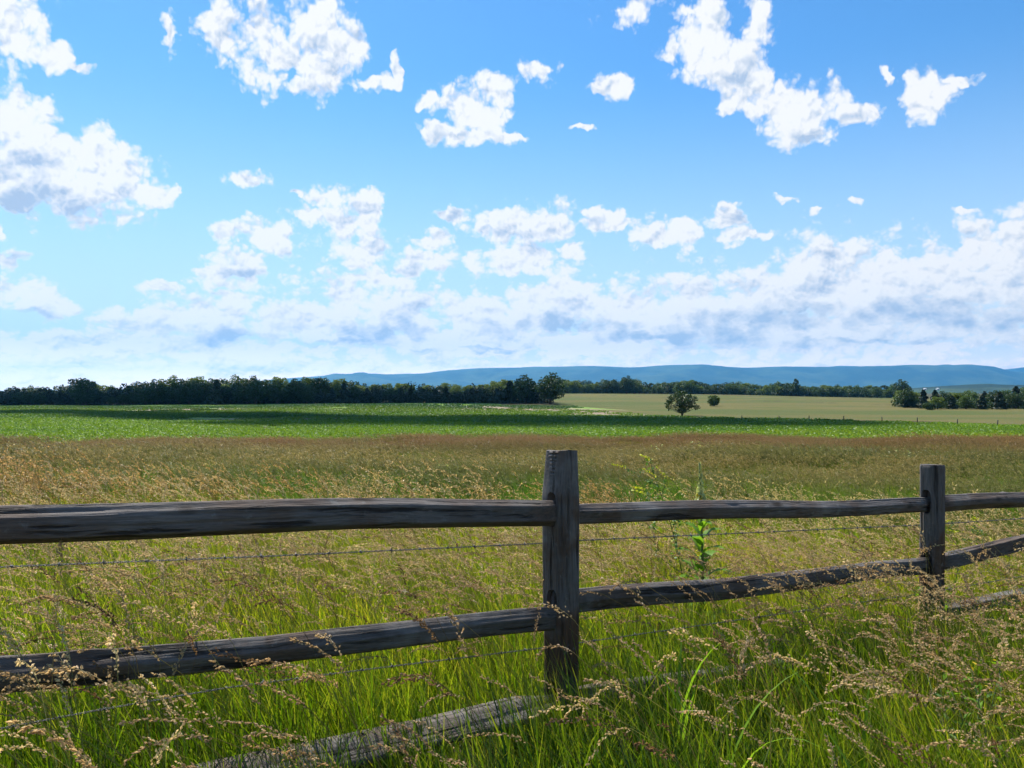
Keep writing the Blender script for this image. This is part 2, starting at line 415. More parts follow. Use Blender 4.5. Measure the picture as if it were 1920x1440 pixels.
# ---------------------------------------------------------------- far ridges
def ridge(name, crest_px, dist, depth, seed, ext=True):
    cp = np.array(crest_px, float)
    bx = (cp[:, 0]-960)/FPX*dist; bh = (HOR-cp[:, 1])/FPX*dist
    xs = np.linspace(bx[0], bx[-1], 520); hs = np.interp(xs, bx, bh)
    kk = np.exp(-0.5*(np.arange(-6, 7)/2.5)**2); kk /= kk.sum(); hs = np.convolve(np.pad(hs, 6, mode='edge'), kk, mode='valid')
    hs = hs+fbm(xs*0.0022, seed, 0.0, 4)*14
    ss = np.linspace(-1, 1, 60)
    Xg, Sg = np.meshgrid(xs, ss)
    prof = np.clip(1-np.abs(Sg)**1.35, 0, 1)
    spur = fbm(Xg*0.0009+Sg*0.6, Sg*1.4+seed, 0.3, 4)
    Z = hs[None]*prof*(1+1.0*spur*np.sin(np.pi*np.abs(Sg)))
    Y = dist+Sg*depth+250*np.sin(Xg*0.0007+seed)*(1-np.abs(Sg))*0
    V = np.stack([Xg, Y, Z+EYE-8*(1-prof)], -1).reshape(-1, 3)
    nx = len(xs); i = np.arange(len(ss)-1)[:, None]*nx; j = np.arange(nx-1)[None]
    F = np.stack([i+j, i+j+1, i+nx+j+1, i+nx+j], -1).reshape(-1, 4)
    return tag(obj(name, mesh_np(name, V, F, MATS['wooded_ridge'], True)), kind='structure')
ridge('hills', [(380,733),(470,716),(560,708),(620,704),(700,701),(790,700),(850,693),(900,690),(960,689),(1000,686.5),(1080,686),(1130,685),(1190,688),(1240,684.5),(1285,684),(1380,688),(1480,687),(1560,689),(1640,686),(1740,683.5),(1800,688),(1860,693),(1920,699),(2050,708),(2200,716),(2400,730)], 15500, 2700, 3.0)
ridge('hills', [(1480,730),(1530,690),(1570,687),(1620,688.5),(1700,706),(1820,700),(1880,692),(1925,687.5),(1990,684),(2100,688),(2300,705),(2450,730)], 18600, 900, 9.0)
ridge('hills', [(1650,734),(1730,727),(1800,724),(1850,720),(1920,719),(2000,717),(2150,722),(2300,733)], 4200, 560, 14.0)

# ---------------------------------------------------------------- air and the unseen cloud added to shade the field and left wood
m, T = mat('haze_air')
pv = T.n('ShaderNodeVolumePrincipled', ins={'Color': (0.13, 0.52, 1.0, 1.0), 'Density': HAZE, 'Anisotropy': 0.4})
T.n('ShaderNodeOutputMaterial', ins={'Volume': pv.outputs[0]})
def box(c, s):
    c = np.array(c); s = np.array(s)/2
    V = np.array([[x, y, z] for x in (-1, 1) for y in (-1, 1) for z in (-1, 1)])*s+c
    return V, np.array([[0, 1, 3, 2], [4, 6, 7, 5], [0, 4, 5, 1], [2, 3, 7, 6], [0, 2, 6, 4], [1, 5, 7, 3]])
V, F = box((0, 0, 320), (42000, 42000, 700))
tag(obj('haze', mesh_np('haze', V, F, MATS['haze_air'])), kind='stuff')
m, T = mat('cloud_vapour')
n_ = T.noise(T.n('ShaderNodeNewGeometry').outputs['Position'], 0.02, 4)
c = T.mix(n_, (0.88, 0.88, 0.90), (0.95, 0.95, 0.96))
d_ = T.n('ShaderNodeBsdfDiffuse', ins={'Color': c}); t_ = T.n('ShaderNodeBsdfTranslucent', ins={'Color': c})
finish(T, T.n('ShaderNodeMixShader', ins={0: 0.4, 1: d_.outputs[0], 2: t_.outputs[0]}).outputs[0])
def cloud_puffs(name, puffs, alt, seed):
    """one cumulus made of lumps; puffs: ground position of the shade they throw, half width, half depth"""
    r = np.random.default_rng(seed); b = MB()
    bm = bmesh.new(); bmesh.ops.create_icosphere(bm, subdivisions=3, radius=1.0)
    v0 = np.array([v.co[:] for v in bm.verts]); f0 = np.array([[v.index for v in f.verts] for f in bm.faces]); bm.free()
    off = np.array(sun_vec)/sun_vec.z*alt
    for x, y, rx, ry in puffs:
        for k in range(7):
            c = np.array([x+r.normal(0, 0.45)*rx, y+r.normal(0, 0.45)*ry, 0])+off
            s = np.array([rx, ry, 0.5*(rx+ry)*0.6])*r.uniform(0.35, 0.75)
            q = v0*(1+0.5*fbm(v0[:, 0]*1.6+k, v0[:, 1]*1.6+x, v0[:, 2]*1.6, 4))[:, None]
            b.add(q*s+c, f0)
    return tag(obj(name, b.mesh(name, MATS['cloud_vapour'], True)), kind='structure')
cloud_puffs('shade_cloud', [(-150, 250, 30, 12), (-100, 222, 36, 16), (-62, 196, 34, 20), (-25, 178, 36, 24), (12, 170, 36, 24), (42, 162, 26, 14), (-215, 372, 40, 20), (-165, 376, 40, 20), (-115, 374, 40, 20), (-65, 370, 40, 18), (-20, 366, 34, 16)], 1150.0, 3)

# ---------------------------------------------------------------- trees
LEAF_DARK = leaf_mat('leaf_dark', (0.020, 0.046, 0.010), (0.042, 0.082, 0.017), 0.28)
LEAF_MID = leaf_mat('leaf_mid', (0.045, 0.090, 0.018), (0.085, 0.140, 0.028), 0.38)
LEAF_LIGHT = leaf_mat('leaf_light', (0.085, 0.140, 0.024), (0.140, 0.195, 0.036), 0.42)
LEAF_CEDAR = leaf_mat('leaf_cedar', (0.012, 0.026, 0.010), (0.026, 0.046, 0.016), 0.12)
m, T = mat('bark')
geo = T.n('ShaderNodeTexCoord').outputs['Object']
w = T.noise(T.v('MULTIPLY', geo, (3, 3, 0.6)), 3.0, 5, 0.7)
finish(T, principled(T, T.mix(w, (0.045, 0.036, 0.028), (0.120, 0.100, 0.080)), 0.9, T.n('ShaderNodeBump', ins={'Strength': 0.6, 'Height': w}).outputs[0], 0.1))

def leaf_quads(P, N, size, r):
    """quads of about the given size at points P facing roughly N"""
    n = len(P)
    N = N+r.normal(0, 0.75, (n, 3)); N /= np.linalg.norm(N, axis=1)[:, None]
    u = np.cross(N, r.normal(0, 1, (n, 3))); u /= np.linalg.norm(u, axis=1)[:, None]
    w = np.cross(N, u); s = (size*r.uniform(0.6, 1.4, n))[:, None]; e = r.uniform(0.55, 0.95, (n, 1))
    V = np.stack([P-u*s, P-w*s*e+N*s*0.25, P+u*s, P+w*s*e-N*s*0.1], 1).reshape(-1, 3)
    return V, np.arange(4*n).reshape(-1, 4)
def tree_proto(seed, h, w, kind, nleaf, leaf, m):
    r = np.random.default_rng(seed)
    tb, cb = MB(), MB()
    lean = r.normal(0, 0.02, 2)*h
    zt = np.linspace(0, 0.8*h, 7); path = np.stack([lean[0]*(zt/h)**2+0.05*np.sin(zt), lean[1]*(zt/h)**2, zt], -1)
    tb.add(*tube(path, np.linspace(0.030*h, 0.008*h, 7)*(1+0.6*np.exp(-zt/(0.05*h))), 8))
    Pn, Nn = [], []
    if kind == 'cedar':
        n = nleaf; z = r.uniform(0.02, 1.0, n)**0.9; prof = (1-z)**0.72*(0.85+0.3*np.sin(z*23+r.uniform(0, 6)))*np.minimum(1, 0.5+z*6)
        a = r.uniform(0, 2*math.pi, n); lobes = 1+0.22*np.sin(a*3+z*9+seed)+0.15*np.sin(a*5-z*14)
        q = np.sqrt(r.uniform(0.25, 1, n)); rad = w*0.5*prof*lobes*q+0.04*w
        Pn = np.stack([rad*np.cos(a), rad*np.sin(a), z*h], -1); Nn = np.stack([np.cos(a), np.sin(a), 0.5+0*a], -1)
        for k in range(10):
            zz = h*(0.12+0.07*k); aa = k*2.4; L = w*0.4*(1-zz/h)**0.7
            tb.add(*tube([[0, 0, zz], [L*math.cos(aa), L*math.sin(aa), zz+0.25*L]], [0.008*h, 0.002*h], 5))
    else:
        base = {'broad': 0.02, 'tall': 0.05, 'bush': 0.0, 'lone': 0.10}[kind]
        nl = {'broad': 20, 'tall': 16, 'bush': 16, 'lone': 30}[kind]
        cz = (base+1)/2*h; rz = (1-base)/2*h
        L = []
        for k in range(nl):
            t = (k+0.5)/nl; ph = math.acos(1-(1.95 if kind != 'lone' else 1.8)*t); a = k*2.399963+r.uniform(-0.4, 0.4)
            q = r.uniform(0.58, 0.84) if kind != 'lone' else r.uniform(0.55, 1.0)
            rl = w*r.uniform(0.13, 0.23) if kind != 'lone' else w*r.uniform(0.08, 0.16)
            L.append((q*w*0.5*math.sin(ph)*math.cos(a)*r.uniform(0.85, 1.2), q*w*0.5*math.sin(ph)*math.sin(a)*r.uniform(0.85, 1.2), cz+q*rz*math.cos(ph)+r.uniform(-.03, .03)*h, rl))
        L.append((0, 0, cz, w*0.24)); L.append((0.05*w, 0, cz-0.4*rz, w*0.26))
        for k, (x, y, z, rl) in enumerate(L):
            z0 = max(0.1*h, min(0.75*h, z-0.9*math.hypot(x, y)-0.05*h)); p0 = np.array([lean[0]*(z0/h)**2, lean[1]*(z0/h)**2, z0])
            p1 = np.array([x, y, z]); mid = (p0+p1)/2+np.array([0, 0, -0.06*np.linalg.norm(p1-p0)])
            tb.add(*tube([p0, mid, p1], [0.012*h, 0.008*h, 0.003*h], 5))
            n = int(nleaf*(rl**2)/sum(q[3]**2 for q in L))
            d = r.normal(0, 1, (n, 3)); d /= np.linalg.norm(d, axis=1)[:, None]
            lump = 1+0.28*fbm(d[:, 0]*2+k, d[:, 1]*2, d[:, 2]*2+seed, 3)*2
            rad = rl*lump*r.uniform(0.35, 1.0, n)**0.45
            q = d*rad[:, None]; q[:, 2] *= 0.78
            Pn.append(np.array([x, y, z])+q); Nn.append(d+np.array([0, 0, 0.35]))
        Pn = np.concatenate(Pn); Nn = np.concatenate(Nn)
        keep = Pn[:, 2] > 0.015*h; Pn, Nn = Pn[keep], Nn[keep]
    V, F = leaf_quads(Pn, Nn, leaf, r); V[:, 2] = np.maximum(V[:, 2], 0.05)
    cb.add(V, F)
    return tb.mesh('trunk', MATS['bark'], True), cb.mesh('crown', m)
PROTO = {
 'broad': [tree_proto(s, 13, w, 'broad', 2600, 0.36, mm) for s, w, mm in ((1, 11, LEAF_DARK), (2, 9.5, LEAF_MID), (3, 12, LEAF_DARK), (4, 10, LEAF_LIGHT), (5, 10.5, LEAF_MID))],
 'tall': [tree_proto(s, 15, w, 'tall', 2400, 0.36, mm) for s, w, mm in ((6, 8, LEAF_DARK), (7, 7, LEAF_MID))],
 'cedar': [tree_proto(s, 9, w, 'cedar', 2200, 0.30, LEAF_CEDAR) for s, w in ((8, 5.0), (9, 4.2), (10, 5.6))],
 'bush': [tree_proto(s, 5, w, 'bush', 1800, 0.24, mm) for s, w, mm in ((11, 6.5, LEAF_DARK), (12, 5.5, LEAF_MID))],
}
PH = {'broad': 13, 'tall': 15, 'cedar': 9, 'bush': 5}
tr = np.random.default_rng(23)
def plant_tree(kind, x, y, h, name, label, group=None, idx=None, wx=1.0):
    pr = PROTO[kind]; k = tr.integers(len(pr)) if idx is None else idx
    t = empty(name, (x, y, float(H(x, y))-0.05), tr.uniform(0, 6.28))
    s = 1.06*h/PH[kind]; sw = s*tr.uniform(0.92, 1.15)*wx
    t.scale = (sw, sw, s)
    obj('trunk', pr[k][0], t); obj('crown', pr[k][1], t)
    tag(t, label, 'tree', group)
    return t
def at(px, dist): return (px-960)/FPX*dist
SKY_L = np.array([(-150,722),(0,726),(60,719),(110,723),(140,716),(155,709),(175,714),(190,721),(240,719),(270,709),(330,706),(370,701),(420,707),(480,701),(520,706),(560,705),(620,707),(660,713),(720,711),(800,716),(850,716),(900,713),(940,712),(960,707),(1000,703),(1040,702),(1055,716)])
def top_h(px, py, dist, x, y): return (HOR-py)/FPX*dist+EYE-float(H(x, y))
def left_where(px):
    for lim, t in ((120, 'at the left edge of the picture'), (240, 'beside the tallest rounded tree'), (420, 'left of the middle of the wood'), (640, 'in the middle of the wood'), (860, 'left of the weathered post'), (2000, 'near its right hand end')):
        if px < lim: return ', '+t
LAB_F = 'dark shaded tree in front rank of left wood'
LAB_C = 'dark narrow cedar at front of left wood'
LAB_B = 'tree behind front rank of left wood'
# wood on the left: back ranks carry the skyline, front rank is lower, with dark leaf colours for its shade
for rank, (d0, step) in enumerate(((425, 25), (398, 27), (374, 21))):
    px = -90+7*rank
    while px < 1030-12*(2-rank):
        d = d0+tr.uniform(-7, 7); x = at(px, d)
        py = np.interp(px, SKY_L[:, 0], SKY_L[:, 1])
        if rank == 0: py += tr.choice([0.0, 1.5, 4.0, 7.0])
        elif rank == 1: py += tr.uniform(3, 14)
        else: py += tr.uniform(10, 24)
        h = max(4.0, top_h(px, py, d, x, d))
        if rank == 2:
            ced = (620 < px < 1000 and tr.random() < 0.30) or tr.random() < 0.12
            if ced: plant_tree('cedar', x, d, h*1.05, 'cedar_tree', LAB_C+left_where(px), 'cedars at the edge of the left wood', wx=1.25)
            else: plant_tree('broad', x, d, h, 'tree', LAB_F+left_where(px), 'front rank of the left wood', idx=[0, 2, 0][tr.integers(3)], wx=1.22)
        else:
            light = 640 < px < 930 and tr.random() < 0.75
            plant_tree('tall' if tr.random() < 0.2 else 'broad', x, d, h, 'tree', LAB_B+left_where(px), 'back ranks of the left wood', idx=None if not light else (3 if rank == 0 else 1), wx=0.95) if not light else \
                plant_tree('broad', x, d+25, h, 'tree', 'sunlit yellow green tree showing over the dark wood left of centre', 'sunlit trees behind the left wood', idx=3)  # lightest leaf colour picked here to carry the sunlit look
        px += step*tr.uniform(0.75, 1.3)
# rounded trees closing the wood at its right hand end
for px, py, d, k, lab in ((1032,700,352,'broad','full round tree closing the right hand end of the dark wood'), (985,704,362,'broad','tall broad tree second from the right hand end of the dark wood')):
    x = at(px, d); plant_tree(k, x, d, top_h(px, py, d, x, d), 'tree', lab, idx=0)
x = at(155, 372); plant_tree('broad', x, 372, top_h(155, 707, 372, x, 372), 'tree', 'tallest rounded tree near the left end of the dark wood', idx=2)
# far line of trees behind the hay field
def far_where(px):
    for lim, t in ((1130, 'close right of the end of the dark wood'), (1250, 'between the dark wood and the lone tree'), (1310, 'right behind the lone spreading tree'), (1440, 'behind and right of the small round tree'), (1560, 'around the tall narrow tree'), (1650, 'right of the tall narrow tree')):
        if px < lim: return t
    return 'at its right hand end'
SKY_R = np.array([(1040,709),(1060,709),(1100,713),(1150,707),(1180,706),(1210,715),(1290,710),(1330,715),(1370,713),(1430,719),(1460,715),(1520,721),(1560,718),(1600,722),(1640,721),(1690,720),(1720,726)])
for rank, (d0, step) in enumerate(((735, 14), (706, 12))):
    px = 1035+4*rank
    while px < 1700:
        d = d0+tr.uniform(-8, 8); x = at(px, d)
        py = np.interp(px, SKY_R[:, 0], SKY_R[:, 1])+(tr.uniform(0, 4) if rank == 0 else tr.uniform(4, 12))
        plant_tree('broad' if tr.random() < 0.8 else 'tall', x, d, max(4.0, top_h(px, py, d, x, d)), 'tree', 'tree in the far line, '+far_where(px), 'far tree line behind the hay field', wx=1.15)
        px += step*tr.uniform(0.75, 1.35)
for px, py, d, k, wx, lab in ((1493,708,700,'tall',0.75,'tall narrow tree standing above the far line behind the hay field'), (1175,705,702,'broad',0.8,'round topped tree standing above the far line left of the lone tree'), (1692,712,560,'broad',0.85,'dark round crowned tree standing above the tree line on the right')):
    x = at(px, d); plant_tree(k, x, d, top_h(px, py, d, x, d), 'tree', lab, idx=0, wx=wx)
# clump at the right
for rank, (back, step) in enumerate(((34, 22), (0, 26))):
    px = 1690+8*rank
    while px < 2060:
        base = np.interp(px, [1690, 1720, 1760, 1850, 1920, 2060], [764, 766, 767.5, 768, 767, 765])
        g = ground_hit(min(px, 2000), base); d = g[1]+back+tr.uniform(-4, 4); x = at(px, d)
        py = np.interp(px, [1690, 1740, 1790, 1850, 1890, 1920, 2100], [729, 733, 733, 733, 726, 722, 720])+(tr.uniform(0, 3) if rank == 0 else tr.uniform(5, 14))
        cd = tr.random() < 0.3
        wh = ', left of the low bush' if px < 1740 else ', behind the rightmost field posts' if px < 1850 else ', at the edge of the picture'
        plant_tree('cedar' if cd else 'broad', x, d, max(3.5, top_h(px, py, d, x, d)), 'cedar_tree' if cd else 'tree', ('dark cedar in the wood on the right' if cd else 'leafy tree in the wood on the right')+wh, 'cedars of the right wood' if cd else 'leafy trees of the right wood', wx=1.3 if cd else 1.15)
        px += step*tr.uniform(0.75, 1.3)
g = ground_hit(1708, 765); plant_tree('broad', g[0], g[1]+3, top_h(1708, 728, g[1]+3, g[0], g[1]+3), 'tree', 'dark tree at the left corner of the right hand wood', idx=0, wx=0.95)
g = ground_hit(1742, 769); plant_tree('bush', g[0], g[1], 15*g[1]/FPX, 'bush', 'low dark round bush in front of the wood on the right', idx=0, wx=1.25)
# the two trees out in the hay field
g = ground_hit(1279, 780); lt = tree_proto(31, 10, 10.5, 'lone', 3800, 0.24, LEAF_DARK)
PROTO['lone'] = [lt]; PH['lone'] = 10
plant_tree('lone', g[0], g[1], 47*g[1]/FPX, 'tree', 'lone dark spreading tree at the edge of the hay field', idx=0, wx=0.95)
g = ground_hit(1339, 762); st = tree_proto(33, 10, 10.5, 'bush', 3000, 0.40, LEAF_MID)
PROTO['small'] = [st]; PH['small'] = 10
plant_tree('small', g[0], g[1], 21*g[1]/FPX, 'tree', 'small round green tree alone in the hay field', idx=0)

# brush filling the foot of the woods
def undergrowth(name, pts, hgt, dens, depth, leaf, m, label):
    pts = np.array(pts, float); seg = np.linalg.norm(np.diff(pts, axis=0), axis=1); Ltot = seg.sum(); n = int(Ltot*dens)
    u = tr.uniform(0, Ltot, n); cs = np.concatenate([[0], np.cumsum(seg)])
    x = np.interp(u, cs, pts[:, 0]); y = np.interp(u, cs, pts[:, 1])+tr.uniform(0, 1, n)**1.5*depth
    top = hgt*(0.75+1.3*fbm(x*0.11, y*0.11, 2.0, 3)); z = tr.uniform(0.0, 1, n)**0.8*np.maximum(top, 0.6)
    y = y+z*0.35
    Pn = np.stack([x, y, H(x, y)+z], -1); N = np.tile(np.array([[0, -0.7, 0.6]]), (n, 1))
    V, F = leaf_quads(Pn, N, leaf, tr)
    return tag(obj(name, mesh_np(name, V, F, m)), label, 'undergrowth', kind='stuff')
undergrowth('undergrowth', [(at(-100, 372), 372), (at(400, 374), 374), (at(900, 368), 368), (at(1040, 352), 356)], 7.0, 130, 14, 0.46, LEAF_CEDAR, 'dark brush along the foot of the wood on the left')
undergrowth('undergrowth', [(at(1030, 704), 704), (at(1350, 704), 704), (at(1700, 700), 700)], 5.0, 55, 14, 0.55, LEAF_DARK, 'brush along the foot of the far tree line behind the hay field')
_g0, _g1, _g2 = ground_hit(1692, 764), ground_hit(1770, 767), ground_hit(1990, 767)
undergrowth('undergrowth', [_g0, _g1, _g2, _g2+(_g2-_g1)*0.4], 3.6, 120, 10, 0.32, LEAF_DARK, 'dark brush along the foot of the wood on the right')

# ---------------------------------------------------------------- far farm sheds and field posts
m, T = mat('white_paint'); n_ = T.noise(T.n('ShaderNodeTexCoord').outputs['Object'], 0.6, 3)
finish(T, principled(T, T.mix(n_, (0.62, 0.62, 0.62), (0.80, 0.79, 0.77)), 0.6))
m, T = mat('metal_roof'); n_ = T.noise(T.n('ShaderNodeTexCoord').outputs['Object'], 0.5, 3)
finish(T, principled(T, T.mix(n_, (0.55, 0.55, 0.57), (0.78, 0.76, 0.76)), 0.4))
m, T = mat('dark_opening'); n_ = T.noise(T.n('ShaderNodeTexCoord').outputs['Object'], 1.0, 3)
finish(T, principled(T, T.mix(n_, (0.03, 0.028, 0.025), (0.06, 0.05, 0.045)), 0.8))
def barn(px, py, d, w, lab):
    x = at(px, d); z = EYE+(HOR-py)/FPX*d
    t = empty('barn', (x, d, z-7), 0.25)
    b = MB(); b.add(*box((0, 0, 2.5), (w, 9, 5))); b.add([[-w/2, -4.5, 5], [-w/2, 4.5, 5], [-w/2, 0, 7.6], [w/2, -4.5, 5], [w/2, 4.5, 5], [w/2, 0, 7.6]], [[0, 2, 1, 1], [3, 4, 5, 5]]); obj('wall', b.mesh('wall', MATS['white_paint']), t)
    for sg in (-1, 1):
        b = MB(); n = np.array([0, sg*2.6, 4.5]); n = n/np.linalg.norm(n)*0.12
        q = np.array([[-w/2-.4, sg*4.9, 4.8], [w/2+.4, sg*4.9, 4.8], [w/2+.4, 0, 7.65], [-w/2-.4, 0, 7.65]])
        b.add(np.concatenate([q, q+n]), [[0, 1, 2, 3], [4, 7, 6, 5], [0, 4, 5, 1], [1, 5, 6, 2], [2, 6, 7, 3], [3, 7, 4, 0]]); obj('roof', b.mesh('roof', MATS['metal_roof']), t)
    b = MB(); b.add(*box((0, -4.53, 1.6), (3, 0.1, 3.2))); obj('door', b.mesh('door', MATS['dark_opening']), t)
    tag(t, lab, 'barn'); return t
barn(1734, 728, 3100, 11, 'left one of two far white roofed farm buildings behind the right hand wood')
barn(1758, 728, 3200, 10, 'right and smaller of two far white roofed farm buildings behind the right hand wood')
m, T = mat('old_post'); n_ = T.noise(T.v('MULTIPLY', T.n('ShaderNodeTexCoord').outputs['Object'], (8, 8, 1)), 2.0, 3)
finish(T, principled(T, T.mix(n_, (0.05, 0.042, 0.035), (0.13, 0.115, 0.10)), 0.9))
b = MB(); zz = np.array([-0.3, 0.3, 0.9, 1.35, 1.40]); b.add(*tube(np.stack([0.02*zz, 0*zz, zz], -1), [0.12, 0.11, 0.10, 0.095, 0.05], 9)); fpm = b.mesh('field_post', MATS['old_post'], True)
LP = [(1391,787),(1461,789),(1517,788.5),(1582,790),(1654,793),(1720,796),(1795,800),(1870,802)]
for k, (px, py) in enumerate(LP):
    g = ground_hit(px, py); o = obj('field_post', fpm, None, (g[0], g[1], float(H(g[0], g[1])))); o.rotation_euler = (tr.normal(0, 0.04), tr.normal(0, 0.05), tr.uniform(0, 6))
    s = [0.75, 0.8, 0.8, 0.85, 0.9, 0.95, 0.95, 0.95][k]; o.scale = (0.9, 0.9, s)
    tag(o, ['leftmost', 'second from the left', 'third from the left', 'fourth from the left', 'fourth from the right', 'third from the right', 'second from the right', 'rightmost'][k]+' of the small dark posts between green crop and hay field', 'post', 'posts along the hay field')

# ---------------------------------------------------------------- split rail fence
P1 = np.array([0.21, 3.5]); P2 = np.array([2.67, 5.1]); FD = (P2-P1)/np.linalg.norm(P2-P1); SP = np.linalg.norm(P2-P1)
FN = np.array([FD[1], -FD[0]])                       # towards the camera side
def fence_pt(px, py, off=0.0):
    """point of the photograph on the upright plane of the fence"""
    d = np.array(pxdir(px, py)); q = P1+FN*off
    t = (q @ FN)/(d[:2] @ FN); return np.array([d[0]*t, d[1]*t, EYE+d[2]*t])
def wood_mat(name, axis, warm, sat=1.0):
    m, T = mat(name)
    tco = T.n('ShaderNodeTexCoord').outputs['Object']; oi = T.n('ShaderNodeObjectInfo').outputs['Random']
    p = T.v('ADD', tco, T.n('ShaderNodeCombineXYZ', ins={0: T.m('MULTIPLY', oi, 37.0), 1: T.m('MULTIPLY', oi, 11.0), 2: T.m('MULTIPLY', oi, 23.0)}).outputs[0])
    wob = T.n('ShaderNodeTexNoise', ins={'Vector': p, 'Scale': 2.2, 'Detail': 2.0}).outputs['Color']
    pw = T.v('MULTIPLY_ADD', wob, (0.05, 0.05, 0.05), p)
    st = (0.05, 1, 1) if axis == 0 else (1, 1, 0.05)
    st2 = (0.16, 1, 1) if axis == 0 else (1, 1, 0.16)
    g1 = T.noise(T.v('MULTIPLY', pw, st), 150, 4, 0.65)
    g2 = T.noise(T.v('MULTIPLY', pw, st), 34, 5, 0.6)
    g3 = T.noise(T.v('MULTIPLY', pw, st2), 9, 4, 0.6)
    big = T.noise(p, 3.0, 4, 0.6)
    crack = T.step(g2, 0.43, 0.33)
    c = T.mix(g3, (0.034, 0.027, 0.022), (0.225, 0.204, 0.186))
    c = T.mix(T.m('MULTIPLY', T.step(big, 0.42, 0.60), warm), c, T.mix(g2, (0.048, 0.025, 0.013), (0.155, 0.088, 0.050)))
    c = T.mix(T.m('MULTIPLY', T.step(g1, 0.40, 0.62), 0.45), c, (0.040, 0.037, 0.036))
    c = T.mix(T.m('MULTIPLY', T.step(T.noise(p, 14.0, 4, 0.7), 0.60, 0.72), 0.35), c, (0.230, 0.240, 0.225))   # lichen dusting
    c = T.mix(T.m('MULTIPLY', crack, 0.85), c, (0.018, 0.015, 0.013))
    kv = T.n('ShaderNodeTexVoronoi', feature='F1', ins={'Vector': T.v('MULTIPLY', pw, (0.45, 1, 1) if axis == 0 else (1, 1, 0.45)), 'Scale': 6.5})
    knot = T.step(T.m('ADD', kv.outputs['Distance'], T.m('MULTIPLY', g2, 0.12)), 0.24, 0.12)
    c = T.mix(T.m('MULTIPLY', knot, 0.8), c, (0.028, 0.019, 0.013))
    c = T.mix(T.m('MULTIPLY', T.step(T.noise(p, 1.7, 5, 0.65), 0.54, 0.66), 0.5), c, T.mix(g1, (0.14, 0.13, 0.12), (0.33, 0.31, 0.29)))    # bleached patches
    hgt = T.m('ADD', T.m('MULTIPLY', g1, 0.35), T.m('ADD', T.m('MULTIPLY', g2, 0.8), T.m('MULTIPLY', crack, -0.9)))
    bmp = T.n('ShaderNodeBump', ins={'Strength': 1.0, 'Distance': 0.009, 'Height': hgt})
    finish(T, principled(T, c, T.m('MULTIPLY_ADD', g2, 0.25, 0.68), bmp.outputs[0], 0.18))
    return m
RAIL_M = wood_mat('weathered_rail', 0, 0.55); POST_M = wood_mat('weathered_post', 2, 1.0)
MORT_W, MORT_H = 0.062, 0.150
